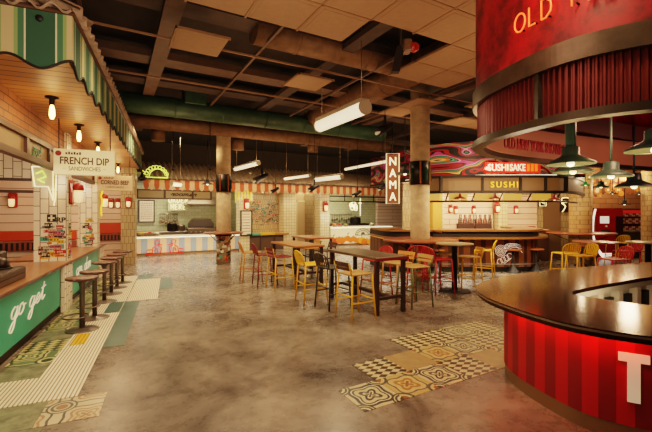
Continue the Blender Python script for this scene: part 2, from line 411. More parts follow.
GREYCORR = M('grey_corrugated_sheet', '6e5d4b', .5, .5, var=.25, nscale=4)
CONCOL = M('board_marked_concrete', 'b59a78', .75, var=.22, nscale=7, bump=.15)
AWN = stripe_mat('green_awning_stripe', [(0, 'b5a580'), (.09, '7d9660'), (.15, '3d6a50'), (.245, 'c8c0a0'), (.27, '27503e'), (.73, 'c8c0a0'), (.755, '3d6a50'), (.85, '7d9660'), (.91, 'b5a580')], .49, rough=.8)
OAWN = stripe_mat('orange_awning_stripe', [(0, 'a8502e'), (.5, 'd2a884')], .36, rough=.8)
COLA = [M('sticker_'+n, c, .5) for n, c in (('black', '1a1614'), ('red', 'b02a20'), ('white', 'e0d6bc'), ('teal', '4f9a8a'), ('orange', 'd5762a'), ('pink', 'c8607a'), ('yellow', 'd8ac34'), ('brown', '6a4028'))]
# ================================================================== HALL
struct(MB().quad((-9, -3, 0), (21, -3, 0), (21, 21, 0), (-9, 21, 0)).build('floor', CONC))
mb = MB(); mb.box(-9, 21, -3, 21, 5.0, 5.15); struct(mb.build('ceiling', DARKCEIL))
mb = MB(); mb.box(-9, 21, 19.6, 19.8, 0, 5); struct(mb.build('wall_back', M('dark_back_wall', '3a3025', .9)))
mb = MB(); mb.box(-9.2, -9, -3, 19.8, 0, 5); struct(mb.build('wall_left', M('dark_side_wall', '4a3a2a', .9)))
mb = MB(); mb.box(-9, 21, -3.2, -3, 0, 5); struct(mb.build('wall_rear', M('rear_wall', '5a4430', .9)))
mb = MB(); mb.box(21, 21.2, -3, 19.8, 0, 5); struct(mb.build('wall_right', M('far_side_wall', '4a3a2a', .9)))
# beams of the service grid, each its own member
HZ = 4.17
for i, Y in enumerate((5.9, 8.2, 9.6, 12.9, 14.3)):
    mb = MB(); mb.box(-5, 15, Y-.22, Y+.22, 4.66, 4.8); struct(mb.build('trim_1', BEAM if i % 2 else DARKBEAM))
for i, X in enumerate((-2.0, .75, 3.7, 7.3, 9.6)):
    mb = MB(); mb.box(X-.13, X+.13, 2, 15, 4.56, 4.66); struct(mb.build('trim_2', BEAM if i % 2 else DARKBEAM))
for i, X in enumerate((-.4, 2.2, 4.45, 6.6)):
    mb = MB(); mb.box(X-.022, X+.022, 4.7, 10, 4.42, 4.47); struct(mb.build('trim_3', BEAM))
for i, Y in enumerate((6.2, 8.1)):
    mb = MB(); mb.box(-3, 12, Y-.014, Y+.014, 4.3, 4.33); struct(mb.build('trim_4', CGRID))
# broad suspended tile field with a stepped edge (grid of square boards)
P = .735; X0 = 2.95 - 12*P; Y0 = 4.735 - 9*P
def tiles(name, cells, label=None, cat=None, kind=None):
    mb = MB()
    for i, j in cells:
        x, y = X0 + i*P, Y0 + j*P; g = .012
        mb.mi = 0; mb.rbox(x+g, x+P-g, y+g, y+P-g, HZ, HZ+.03, .008)
        mb.mi = 1; mb.box(x+.06, x+P-.06, y+.06, y+.068, HZ-.003, HZ+.001); mb.box(x+.06, x+.068, y+.06, y+P-.06, HZ-.003, HZ+.001)
    xs = sorted({i for i, j in cells}); 
    for i, j in cells:
        x, y = X0+i*P, Y0+j*P
        mb.mi = 1; mb.box(x-.012, x+P+.012, y-.012, y+.012, HZ-.004, HZ+.032); mb.box(x-.012, x+.012, y-.012, y+P+.012, HZ-.004, HZ+.032)
    o = mb.build(name, [CTILE, CGRID])
    if kind: o['kind'] = kind
    return tag(o, label, cat)
field = [(i, j) for i in range(6, 26) for j in range(1, 9) if not (i in (12, 13) and j == 8)]
field += [(i, 8) for i in ()] + [(i, j) for i in (14, 15) for j in (9,)] + [(14, 8), (15, 8)]
field = [c for c in dict.fromkeys(field) if not (c[0] in (12, 13) and c[1] >= 8)]
tiles('ceiling_1', field, kind='structure')
for cells, lab in (([(9, 10)], 'single square tan ceiling board hanging alone above the green striped awning side'),
                   ([(12, 11)], 'small square tan ceiling board above the far end of the near tube light'),
                   ([(16, 11), (16, 12)], 'double tan ceiling board around the head of the concrete column before the mural'),
                   ([(19, 12), (20, 12)], 'tan ceiling board between the concrete column head and the red drum canopy'),
                   ([(18, 10), (19, 10)], 'tan ceiling board close to the red drum canopy edge')):
    tiles('ceiling_board', cells, lab, 'ceiling board')
# ducts
GREEND = M('green_painted_duct', '35503c', .5, .2, var=.3, nscale=4, bump=.2)
BROWND = M('brown_insulated_duct', '7a5c42', .6, .3, var=.3, nscale=5, bump=.4)
BLACKD = M('black_duct', '1f1a17', .6, var=.3, nscale=4)
def duct(name, pts, r, mat, label, rings=True):
    t = thing(name, label, 'duct', pts[0])
    rel = [tuple(Vector(p) - Vector(pts[0])) for p in pts]
    MB().tube(rel, r, 20).build('pipe', mat, t)
    if rings:
        for a, c in zip(rel, rel[1:]):
            L = (Vector(c)-Vector(a)).length; n = max(1, int(L/1.2))
            for k in range(n):
                p = Vector(a).lerp(Vector(c), (k+.5)/n); q = Vector(a).lerp(Vector(c), (k+.5)/n + .05/L); MB().tube([p, q], r*1.04, 20).build('joint_band', mat, t)
    return t
g = duct('ventilation_duct', [(-3, 10.5, 4.38), (8.2, 10.5, 4.38)], .25, GREEND, 'long round green painted ventilation duct crossing below the ceiling')
mb = MB(); mb.rbox(4.6, 5.15, -.28, .28, .1, .62, .02); mb.build('damper_box', GREEND, g)
duct('ventilation_duct', [(-3, 11.8, 4.22), (9.5, 11.8, 4.22)], .2, BROWND, 'long brown insulated duct running behind and below the green one')
duct('ventilation_duct', [(5.45, 10.9, 4.5), (5.45, 9.9, 4.6), (5.45, 4.9, 4.62)], .3, BROWND, 'wide brown duct running lengthwise over the near tube light')
duct('ventilation_duct', [(2.0, 5.95, 4.66), (6.4, 5.95, 4.66)], .24, BROWND, 'brown duct crossing behind the stepped edge of the ceiling boards')
duct('ventilation_duct', [(-1.9, 5.2, 4.7), (-.35, 5.0, 4.65), (-.2, 5.0, 4.3)], .3, BLACKD, 'black elbow duct above the corner of the green awning', False)
for i, (u, v, Y, lab) in enumerate(((158, 141, 12.6, 'brown duct drop hanging left of the sticker column under the brown duct'), (238, 150, 12.9, 'brown duct drop beside the sticker column head'), (313, 152, 12.6, 'short brown duct drop above the corridor awning'))):
    x, d = onY(u, v*0+Y); z = zat(v, d)
    duct('duct_drop', [(x, Y, 4.3), (x, Y, z)], .2, BROWND, lab, False)
# ================================================================== COLUMNS
def column(u, d, name, lab):
    x, y = K(sx(u)*d, d)
    o = MB().lathe([(.226, 0), (.226, 2.30)], 32).lathe([(.226, 2.86), (.226, 4.99)], 32).build(name, CONCOL, loc=(x, y, 0)); struct(o)
    b = MB(); b.mi = 0; b.lathe([(.226, 2.30), (.236, 2.30), (.236, 2.86), (.226, 2.86)], 32)
    b.mi = 1
    for q in (.6, 2.2, 4.0, 5.1): b.cbox(.24*cos(q), .24*sin(q), 2.32, .03, .03, .52)
    b.mi = 2
    for q in (1.4, 3.1, 4.5, 5.7): b.cbox(.236*cos(q), .236*sin(q), 2.4, .05, .05, .3)
    struct(b.build('trim_5', [STEEL, M('copper_strip', 'a8643a', .35, .6), M('green_glass', '1f4028', .15)], o))
    return o, x, y
c1, c1x, c1y = column(223.6, 12.2, 'pillar_1', '')
c2, c2x, c2y = column(420, 9.05, 'pillar_2', '')
def stick_cyl(parent, R, z0, z1, n, seed, a0=0, a1=2*pi):
    rnd = random.Random(seed); mb = MB()
    for k in range(n):
        q = a0 + (a1-a0)*rnd.random(); z = z0 + (z1-z0)*rnd.random(); w = .05+.1*rnd.random(); h = .04+.08*rnd.random()
        mb.mi = rnd.choice((0, 0, 0, 1, 2, 2, 7, 7, 3, 4)); rr = R + .002 + .001*(k % 5); da = w/R/2
        vs = []; 
        for t in (-1, -.33, .33, 1): vs += [(rr*cos(q+da*t), rr*sin(q+da*t), z), (rr*cos(q+da*t), rr*sin(q+da*t), z+h)]
        mb.add(vs, [(0, 2, 3, 1), (2, 4, 5, 3), (4, 6, 7, 5)])
    return struct(mb.build('trim_6', COLA, parent))
stick_cyl(c1, .226, .05, .85, 130, 3); stick_cyl(c2, .226, .1, .85, 120, 4)
RINGWOOD = M('reddish_wood_top', '8a4424', .35, var=.2, nscale=9, coat=.3)
def ring_table(x, y, z, r, lab):
    t = thing('column_ring_table', lab, 'table', (x, y, 0))
    MB().lathe([(.24, z-.05), (r-.01, z-.05), (r, z-.04), (r, z-.008), (r-.008, z), (.24, z)], 40, cap=False).build('tabletop', RINGWOOD, t)
    MB().lathe([(.24, z-.12), (.27, z-.12), (.27, z-.05), (.24, z-.05)], 32, cap=False).build('collar', STEEL, t)
    mb = MB()
    for k in range(4):
        q = k*pi/2+.4; mb.tube([(.25*cos(q), .25*sin(q), z-.3), (r*.85*cos(q), r*.85*sin(q), z-.055)], .012, 6)
    mb.build('bracket', STEEL, t)
    MB().lathe([(r*.55, z+.12), (r*.55+.01, z+.12)], 6)
    return t
ring_table(c1x, c1y, 1.0, .63, 'round reddish wood ring table wrapped about the sticker covered column')
ring_table(c2x, c2y, 1.0, .88, 'wide round wooden ring table wrapped about the concrete column in front of the sushi bar')
# ================================================================== FLOOR INLAYS
def inlay(name, corners, mat, h=.004, origin=None, rotz=0):
    return struct(MB().prism(corners, 0, h).build(name, mat, loc=origin or (0, 0, 0), rotz=rotz))
GT = .43
MOT1 = motif_mat('dark_ring_tile', GT, [(0, '23272c'), (.06, 'c0b28a'), (.12, '2a3036'), (.2, 'b8ab84'), (.3, '262c30'), (.345, 'd0c49c'), (.375, '2a3034'), (.43, '3a4044'), (.45, 'b8ab84')], [(0, '23272c'), (.1, 'c0b28a'), (.15, '23272c'), (.2, 'c0b28a'), (.225, '23272c')], '8f8058')
MOT2 = motif_mat('ochre_ring_tile', GT, [(0, '7a4e2a'), (.09, 'b89a68'), (.16, '8f6434'), (.25, 'b89e6e'), (.36, '454a44'), (.41, 'a8925e')], [(0, '7a4e2a'), (.13, 'b8a274'), (.2, '3e4540')], '94703e')
HARL = checker_mat('harlequin_tile', '3a2f22', 'b8aa86', 11, pi/4, (1.0, 1.7, 1))
OCHRE = M('ochre_plain_tile', '917a55', .3, var=.2, nscale=9)
CREAMT = M('cream_plain_tile', 'a5977a', .3, var=.15, nscale=9)
bx0, by0 = 1.80, 2.53
for k, (i, j, m) in enumerate(((0, 0, MOT1), (1, 0, MOT2), (2, 0, MOT1), (3, 0, HARL), (1, 1, HARL), (2, 1, OCHRE), (3, 1, MOT2), (4, 1, MOT1), (4, 0, OCHRE),
                               (3, 2, HARL), (4, 2, HARL), (5, 2, MOT1), (5, 1, HARL), (6, 2, HARL), (5, 0, MOT2), (6, 1, MOT1))):
    inlay('floor_tile', [(.002, .002), (GT-.002, .002), (GT-.002, GT-.002), (.002, GT-.002)], m, .004, (bx0+i*GT, by0+j*GT, 0))
SG = .42
STRIPW = stripe_mat('white_ribbed_mat', [(0, 'e2d8c2'), (.62, '8a7654')], .034, rough=.45, horiz=True)
GMOT = motif_mat('green_ring_tile', SG, [(0, '26392c'), (.07, 'c9bd84'), (.15, '3d5a44'), (.24, 'b9b27c'), (.33, '2a3a2e'), (.39, 'cfc48c'), (.43, '5d7350')], [(0, '26332a'), (.13, 'cfc48c'), (.2, '31463a')], '7f8658')
GCHK = checker_mat('green_checker_tile', '25322a', 'bdb27a', 10, pi/4, (1, 1.6, 1))
GMIX = M('sage_marbled_tile', '74765c', .35, var=.6, nscale=9)
PMOT = motif_mat('floral_border_tile', SG, [(0, '7e5840'), (.08, 'b8a484'), (.14, '8a6a52'), (.2, 'b8a484'), (.26, '8a6a52'), (.31, 'bcae90'), (.4, '343f42'), (.45, 'bcae90')], [(0, '7e5840'), (.1, 'bcae90'), (.14, '343f42'), (.19, 'bcae90'), (.23, '343f42')], 'b89870')
TEAL = M('teal_floor_paint', '365c56', .35, var=.2, nscale=5)
YEL = stripe_mat('yellow_tactile', [(0, 'e0a820'), (.6, 'a87810')], .045, rough=.45, horiz=True)
def sinlay(a0, a1, b0, b1, m, h=.004): return inlay('floor_tile', [(a0, b0), (a1, b0), (a1, b1), (a0, b1)], m, h, (0, 0, 0), RS)
rnd = random.Random(5)
b = 4.53
sinlay(-1.19, -.765, 3.95, 7.75, STRIPW, .006); sinlay(-2.6, -1.19, 3.95, 4.53, STRIPW, .006)
seq = [GMIX, GMOT, GCHK, GMIX, GMOT, GCHK, GMOT, GMIX, GCHK, GMOT, GCHK, GMIX, GMOT, GCHK]
for k, m in enumerate(seq):
    b0 = 4.54 + k*SG
    if b0 + SG < 10.9: sinlay(-1.62, -1.195, b0, b0+SG-.004, m)
sinlay(-1.145, -.985, 5.47, 5.92, YEL, .009)
sinlay(-.97, -.53, 3.5, 3.94, PMOT); sinlay(-1.4, -.975, 3.5, 3.94, GMIX); sinlay(-1.83, -1.405, 3.5, 3.94, GMOT); sinlay(-1.3, -.9, 3.06, 3.49, GMIX)
sinlay(-.76, -.52, 5.25, 7.75, TEAL); sinlay(-1.0, -.77, 7.0, 7.79, TEAL, .008); sinlay(-.74, -.22, 7.8, 10.2, STRIPW, .006); sinlay(-1.19, -.76, 7.8, 10.8, STRIPW, .006)
sinlay(-.2, .05, 8.8, 10.2, TEAL); sinlay(-.74, -.4, 10.22, 11.0, TEAL)
# ================================================================== LEFT STALL (frame: a across, b along; turned RS)
def sb(name, boxes, mat, parent=None):
    mb = MB()
    for q in boxes: mb.box(*q)
    return mb.build(name, mat, parent, (0, 0, 0), 0 if parent else RS)
def srb(boxes, r=.01):
    mb = MB()
    for q in boxes: mb.rbox(*q, r)
    return mb
# walls
struct(sb('wall_stall_side', [(-4.6, -4.5, 2.5, 14.4, 0, 3.05)], GREENRIB))
for nm, b0, aL, aR, op, mat in (('wall_stall_first', 7.8, -4.5, -1.66, (-3.6, -2.14, 2.22), WHITETILE), ('wall_stall_second', 10.8, -4.5, -1.66, None, WHITETILE)):
    if op:
        o = sb(nm, [(aL, op[0], b0, b0+.3, 0, 3.04), (op[0], op[1], b0, b0+.3, op[2], 3.04), (op[1], aR, b0, b0+.3, 0, 3.04)], mat)
        struct(o)
        f = sb('trim_7', [(op[0], op[1], b0-.03, b0, op[2]-.05, op[2]), (op[0], op[1], b0-.03, b0, op[2]-.25, op[2]-.2), (-2.95, -2.9, b0-.03, b0, op[2]-.2, op[2]-.05)], FRAMEB); struct(f)
    else:
        struct(sb(nm, [(aL, -2.06, b0, b0+.3, 0, 3.04)], PLANKP)); struct(sb('pillar_3', [(-2.06, aR, b0-.02, b0+.3, 0, 3.04)], mat))
struct(sb('wall_stall_third', [(-4.5, -1.3, 14.1, 14.4, 0, 3.05)], PLANKP))
struct(sb('pillar_4', [(-1.42, -1.02, 13.3, 14.0, 0, 3.05)], SMALLTILE))
# orange wall bands behind the openings, with a dark slotted grille under each
for b0, a0, a1, z0, z1, lab in ((10.76, -4.3, -2.1, .98, 1.2, 'orange wall band with black slotted grille seen through the first tiled opening'),
                                (14.06, -2.6, -1.5, .95, 1.3, 'orange wall band in the far bay of the green stall')):
    t = thing('wall_band', lab, 'wall panel', (*S((a0+a1)/2, b0), z0), RS); w = (a1-a0)/2
    srb([(-w, w, -.02, .02, .0, z1-z0)]).build('board', ORANGE, t)
    mb = MB(); mb.box(-w, w, -.012, .02, -.24, -.03)
    mb.build('grille_board', M('grille_terracotta', '8a4630', .6), t); mb = MB()
    for k in range(int(w*2/.1)): mb.box(-w+k*.1+.02, -w+k*.1+.07, -.02, -.012, -.22, -.05)
    mb.build('slot', BLACK, t)
# counter fronts
def counter_panel(b0, b1, txt, x0, lab, h=.16):
    t = thing('counter_unit', lab, 'counter', (*S(-1.65, b0), 0), RS); L = b1-b0
    srb([(-.06, 0, 0, L, .12, .765)], .004).build('front_panel', GREENP, t)
    MB().box(-.055, -.03, .01, L-.01, 0, .12).build('plinth', STEEL, t)
    mb = MB(); mb.t = Matrix.Translation((.004, 0, 0)) @ Matrix.Rotation(pi/2, 4, 'Z')
    x = x0+.12
    for wd in txt.split(' '):
        mb = MB(); mb.t = Matrix.Translation((.004, 0, 0)) @ Matrix.Rotation(pi/2, 4, 'Z')
        script(mb, wd, x, .43, h*1.6, h, .0085, 0); mb.build('script_word', TEXTW, t); x += (sum(SCRIPT[c][0] for c in wd)+.8)*h*1.6
    return t
counter_panel(1.6, 7.3, 'go get', 3.5, 'near mint green counter front with white script go get', .125)
counter_panel(7.92, 10.8, 'am dar', .35, 'second mint green counter front behind the stools with white script', .135)
o = srb([(-1.65, -1.6, 7.32, 7.9, 0, .762)], .006).build('tiled_counter_post', WHITETILE, rotz=RS); tag(o, 'short cream tiled post between the two green counter fronts', 'post')
o = srb([(-1.65, -1.6, 10.82, 11.3, 0, .762)], .006).build('tiled_counter_post', WHITETILE, rotz=RS); tag(o, 'cream tiled post at the far end of the green counter', 'post')
t = thing('stall_worktop', 'long copper pink worktop with dark wood edge on the green counter', 'worktop', (*S(-1.6, 1.5), 0), RS)
srb([(-1.0, .0, 0, 6.28, .77, .8), (-.055, .0, 6.27, 9.32, .77, .8), (-1, -.055, 6.62, 9.2, .77, .8)], .006).build('slab', PINKTOP, t)
srb([(.0, .03, 0, 10.1, .77, .802), (-.05, .0, 9.33, 10.1, .77, .8)], .006).build('edge', WOODEDGE, t)
# transom with glass panes over the counter
t = thing('transom_frame', 'dark brown glazed transom frame above the green counter', 'transom', (*S(-1.75, 1.8), 0), RS)
bars = [(-.05, .05, 0, 8.9, 2.33, 2.41), (-.05, .05, 0, 8.9, 2.62, 2.68)]
for bb in (.3, 1.25, 2.25, 3.23, 4.21, 5.2, 6.2, 7.3, 8.85): bars.append((-.045, .045, bb-.04, bb+.04, 2.4, 2.63))
MB_ = MB(); [MB_.box(*q) for q in bars]; MB_.build('frame', FRAMEB, t)
GLASS = M('smoky_pane', '7d6648', .55); 
mb = MB(); mb.box(-.006, .006, .02, 8.88, 2.41, 2.62); mb.build('pane', GLASS, t)
lettering('ggo!', M('green_script', '1f6a44', .5, emit='1f6a44', es=.1), .15, t, (.012, 4.68, 2.46), (pi/2, 0, pi/2), shear=.25, name='script_lettering')
struct(sb('wall_stall_upper', [(-1.85, -1.7, 1.8, 11.0, 2.68, 3.05)], REDBRICK))
# canopy: plank soffit, roof sheets, striped valances
struct(sb('ceiling_2', [(-4.5, -.88, 4.2, 13.7, 3.05, 3.09)], WOODSOFFIT))
t = thing('striped_awning', 'green and cream striped awning with scalloped hem and corrugated roof over the left stall', 'awning', (0, 0, 0), RS)
def val_z(s): return 3.01 - .055*cos(2*pi*s/.49) * -1
aE, bE = -.85, 4.18
n = 240
def valance(pts, name):
    mb = MB(); hem = MB(); low = []
    s = [p[0] + p[1] - (aE + bE) for p in pts]
    for k in range(len(pts)-1):
        z0, z1 = 3.02 + .05*cos(2*pi*s[k]/.49), 3.02 + .05*cos(2*pi*s[k+1]/.49)
        mb.quad((*pts[k], z0), (*pts[k+1], z1), (*pts[k+1], 3.5), (*pts[k], 3.5))
    hem.tube([(*p, 3.02 + .05*cos(2*pi*q/.49)) for p, q in zip(pts, s)], .013, 6)
    v = mb.build(name, AWN, t, merge=True); hem.build('dark_hem', BLACK, v)
fr = [(aE - 2.6*k/90, bE) for k in range(91)]; sd = [(aE, bE + 9.3*k/300) for k in range(301)]
# stripe colours repeat from the corner: shift the object so that the corner is a cream centre
AWN.node_tree.nodes['Math.001'].inputs[2].default_value = -(aE + bE)/.49 % 1 if 'Math.001' in AWN.node_tree.nodes else 0
valance(fr, 'front_valance'); valance(sd, 'side_valance')
MB().tube([(-3.4, bE-.0, 3.52), (aE, bE, 3.52), (aE, 13.48, 3.52)], .025, 8).build('top_rail', FRAMEB, t)
MB().lathe([(.0, 0), (.03, 0), (.03, .012), (0, .012)], 12, cap=False).build('eyelet', BLACK, t, (-1.1, bE-.01, 3.42)).rotation_euler = (pi/2, 0, 0)
def corr(p0, du, L, dv, W, amp, per, name):
    """sheet: du along the eave, dv up the slope"""
    mb = MB(); n = int(L/per*6); vs = []; fs = []
    U = Vector(du); V = Vector(dv); N = U.cross(V).normalized()
    for k in range(n+1):
        s = L*k/n; o = N*amp*sin(2*pi*s/per)
        for w in (0, W):
            for q in (0, .02): vs.append(tuple(Vector(p0) + U*s + V*w + o + N*q))
    for k in range(n):
        a = k*4; c = a+4; fs += [(a, c, c+2, a+2), (a+1, a+3, c+3, c+1), (a, a+1, c+1, c), (a+2, c+2, c+3, a+3)]
    mb.add(vs, fs, True); return mb.build(name, RUST, t)
corr((aE+.07, bE-.05, 3.54), (0, 1, 0), 9.35, (-.94, 0, .33), 1.4, .035, .2, 'roof_sheet')
corr((aE-.0, bE-.06, 3.54), (-1, 0, 0), 2.6, (0, .94, .33), 1.2, .035, .2, 'roof_sheet')
# canopy lamps with bare bulbs
def cage_lamp(a, b, lab):
    t = thing('canopy_lamp', lab, 'lamp', (*S(a, b), 3.05), RS, 'bare bulb lamps under the plank canopy')
    hb = MB().lathe([(.07, 0), (.075, -.015), (.03, -.03), (.028, -.09), (.034, -.1), (.0, -.1)], 16).build('holder', STEEL, t)
    MB().lathe([(0, -.27), (.018, -.265), (.032, -.22), (.028, -.15), (.016, -.1)], 12).build('bulb', BULB, hb)
    x, y = S(a, b); light('POINT', (x, y, 2.72), 6, 'ffc080', .05)
bl = 4.25
names = ['nearest the awning corner', 'second along, above the French dip sign', 'third along from the awning corner', 'fourth along from the awning corner', 'fifth along, at the far end of the canopy']
for k, (u, v) in enumerate(((52, 97), (79, 124.5), (98, 142), (111, 154.5), (118, 163.5))):
    d = (3.05-CH)*F/(HY-v); r = sx(u)*d
    a = r*.9232 + d*.3843; b = -r*.3843 + d*.9232
    cage_lamp(a, b, 'bare glowing bulb under the plank canopy, ' + names[k])
# hanging signs
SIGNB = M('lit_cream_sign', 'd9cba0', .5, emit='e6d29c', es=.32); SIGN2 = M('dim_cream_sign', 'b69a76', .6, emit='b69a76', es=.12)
def hang_sign(a0, a1, b, z0, z1, mat, big, small, lab, hb, hs):
    t = thing('hanging_sign', lab, 'sign', (*S((a0+a1)/2, b), z0), RS); w = a1-a0; h = z1-z0
    srb([(-w/2, w/2, -.03, .03, 0, h)], .008).build('board', mat, t)
    lettering(big, INK, hb, t, (0, -.032, h*.42), width=w*.8, name='main_lettering', bev=.003)
    lettering(small, INK, hs, t, (0, -.032, h*.17), width=w*.52, name='small_lettering')
    lg = MB(); lg.vprism(circ(-w*.42, h*.82, h*.1, h*.1, 16)[:-1], -.04, -.03); lg.build('round_logo', M('logo_red', '8a1f22', .5), t)
    mb = MB()
    for k in range(6): mb.box(-w*.31+k*.035, -w*.31+k*.035+.024, -.033, -.03, h*.79, h*.79+.03+.01*(k % 2))
    mb.box(-w*.36, -w*.3, -.033, -.03, h*.245, h*.255); mb.box(w*.3, w*.36, -.033, -.03, h*.245, h*.255); mb.build('fine_print', INK, t)
    mb = MB()
    for q in (-w*.42, w*.42): mb.tube([(q, 0, h), (q, 0, 3.06-z0)], .008, 6)
    mb.build('hanger_rod', STEEL, t)
hang_sign(-1.6, -.80, 6.73, 2.21, 2.60, SIGNB, 'FRENCH DIP', 'SANDWICHES', 'cream hanging sign reading French dip sandwiches under the canopy', .105, .062)
hang_sign(-1.62, -.86, 10.5, 2.17, 2.54, SIGN2, 'CORNED BEEF', 'LONDON FAMOUS', 'dimmer cream hanging sign reading corned beef, behind the French dip one', .1, .05)
# collages on the tiled pillars
def collage(parent_loc, rot, W, H, n, seed, lab, big=None, pal=(0, 0, 1, 1, 2, 3, 4, 5, 6, 7)):
    rnd = random.Random(seed); t = thing('sticker_collage', lab, 'stickers', parent_loc, rot); mb = MB()
    for k in range(n):
        w = .05+.13*rnd.random(); h = .03+.06*rnd.random(); x = -W/2 + (W-w)*rnd.random(); z = (H-h)*rnd.random()
        mb.mi = rnd.choice(pal); e = .003+.0015*(k % 6); mb.box(x, x+w, -e, 0, z, z+h)
        m0 = mb.mi; mb.mi = 2 if m0 in (0, 1, 7) else 0; q = int(w/.022)
        for j in range(q):
            if rnd.random() < .8: mb.box(x+.006+j*.022, x+.006+j*.022+.013, -e-.0015, -e, z+h*.3, z+h*.7)
    mb.build('sticker_sheet', COLA, t)
    if big:
        mb = MB(); mb.mi = 0; mb.box(-.07, .06, -.014, 0, H+.02, H+.15); mb.mi = 2; mb.box(-.05, .04, -.017, -.014, H+.073, H+.1); mb.box(-.018, .008, -.017, -.014, H+.035, H+.135); mb.build('cross_sticker', COLA, t)
        mb = MB(); mb.box(.07, .19, -.013, 0, H+.0, H+.1); mb.build('letter_sticker', COLA[2], t)
        lettering('RP', COLA[0], .085, t, (.13, -.014, H+.01), bev=.004, name='sticker_letters')
    return t
collage((*S(-1.88, 7.8), .84), RS, .4, .62, 50, 11, 'collage of small stickers on the first tiled pillar by the go get counter', True)
collage((*S(-1.84, 10.78), .8), RS, .3, .7, 26, 12, 'sparse stickers on the second tiled pillar behind the stools')
collage((*S(-1.655, 7.95), .8), RS+pi/2, .24, .75, 26, 13, 'narrow sticker strip on the side of the first tiled pillar')
# red sconces
def sconce(x, y, z, rot, lab, k=1.0, pw=3):
    t = thing('wall_sconce', lab, 'wall lamp', (x, y, z), rot, 'red wall sconces')
    MB().rbox(-.075*k, .075*k, -.03*k, 0, -.13*k, .16*k, .02*k).build('back_plate', REDEN, t)
    MB().lathe([(0, -.11*k), (.04*k, -.1*k), (.05*k, -.03*k), (.048*k, .05*k)], 12, (0, -.08*k, 0)).build('glass_globe', LAMPG, t)
    MB().lathe([(.052*k, .04*k), (.06*k, .05*k), (.055*k, .1*k), (.02*k, .13*k), (0, .13*k)], 12, (0, -.08*k, 0)).build('red_cap', REDEN, t)
    return t
sconce(*S(-1.655, 8.02), 1.98, RS+pi/2, 'large red sconce on the side of the first tiled pillar', 1.5)
sconce(*S(-1.655, 11.05), 1.93, RS+pi/2, 'red sconce on the side of the second tiled pillar', 1.4)
sconce(*S(-3.35, 10.79), 1.9, RS, 'red sconce on the plank wall seen through the first opening', 1.2)
for a, b, z, rot, lab in ((-1.78, 14.09, 1.92, RS, 'small red sconce on the far pink plank wall, left of its pair'), (-1.58, 14.09, 1.92, RS, 'small red sconce on the far pink plank wall, right of its pair'), (-1.2, 13.29, 1.93, RS, 'red sconce on the small tiled pillar beside the striped counter')):
    sconce(*S(a, b), z, rot, lab, 1.15)
# neon on the pillars
t = thing('neon_sign', 'white neon drink outline hanging on the first tiled pillar', 'neon sign', (*S(-1.95, 7.74), .1), RS)
mb = MB(); mb.tube([(-.2, 0, 2.32), (.1, 0, 2.32), (.1, 0, 1.75), (.03, 0, 1.98), (-.16, 0, 1.98), (-.2, 0, 2.32)], .008, 5); mb.tube([(.1, 0, 2.36), (.15, 0, 2.36), (.13, 0, 1.78), (.11, 0, 1.66)], .008, 5); mb.build('neon_tube', NEONW, t)
mb = MB(); mb.tube([(-.14, -.01, 2.2), (-.05, -.01, 2.25), (0, -.01, 2.15), (-.12, -.01, 2.1), (-.02, -.01, 2.05)], .01, 6); mb.build('green_tube', NEONG, t)
MB().rbox(-.1, .12, -.03, .03, 2.33, 2.43, .02).build('red_lid', REDEN, t)
MB().box(-.2, .1, .01, .05, 1.97, 2.32).build('back_board', WHITEP, t)
t = thing('neon_sign', 'tall narrow neon strip on the side of the second tiled pillar', 'neon sign', (*S(-1.6, 10.95), 0), RS)
mb = MB(); mb.tube(spline([(0, 0, 2.3), (.02, .04, 2.2), (0, -.04, 2.05), (.02, .05, 1.9), (0, -.03, 1.75), (0, .02, 1.55)], 5), .016, 6); mb.build('neon_tube', NEONY, t)
MB().box(-.06, -.02, -.05, .05, 1.5, 2.34).build('back_board', CREAM, t)
# things on the counter at left
t = thing('equipment_box', 'long dark equipment box on the copper worktop at the left edge', 'equipment box', (*S(-1.97, 5.35), .79), RS)
MB().rbox(-.24, .24, -.7, .66, 0, .165, .015).build('case', M('register_brown', '33271e', .5), t)
MB().rbox(.24, .25, -.66, .62, .03, .08, .003).build('lower_front', M('register_front', '43342a', .4), t); MB().rbox(.24, .25, -.66, .62, .095, .145, .003).build('upper_front', MATS['register_front'], t)
t = thing('bread_dome', 'dark rounded serving lid standing on the long equipment box', 'dish', (*S(-2.0, 5.75), .955), RS)
MB().lathe([(.17, .02), (.18, .03), (.17, .08), (.13, .13), (.02, .15), (.02, .175), (0, .175)], 20).build('lid', M('dark_bronze', '2a1f1a', .3, .6), t); MB().lathe([(.2, 0), (.2, .02), (.18, .02), (0, .02)], 20).build('tray', STEEL, t)
t = thing('bar_register', 'black till with slanted screen behind the long equipment box', 'cash register', (*S(-2.38, 6.3), .79), RS)
MB().rbox(-.16, .16, -.2, .2, 0, .12, .015).build('base', BLACK, t)
mb = MB(); mb.add([(-.1, -.2, .12), (.06, -.2, .12), (.06, .2, .12), (-.1, .2, .12), (-.14, -.2, .42), (-.1, -.2, .43), (-.1, .2, .43), (-.14, .2, .42)], [(0, 1, 2, 3), (4, 5, 6, 7), (0, 1, 5, 4), (1, 2, 6, 5), (2, 3, 7, 6), (3, 0, 4, 7)]); mb.build('screen', BLACK, t)
t = thing('equipment_cabinet', 'dark equipment cabinet behind the worktop below the orange band', 'cabinet', (*S(-3.0, 7.4), 0), RS)
MB().rbox(-.35, .55, -.25, .25, 0, 1.02, .02).build('case', M('equip_grey', '3b342c', .5), t); MB().rbox(-.3, .5, -.262, -.25, .5, .95, .004).build('door', BLACK, t)
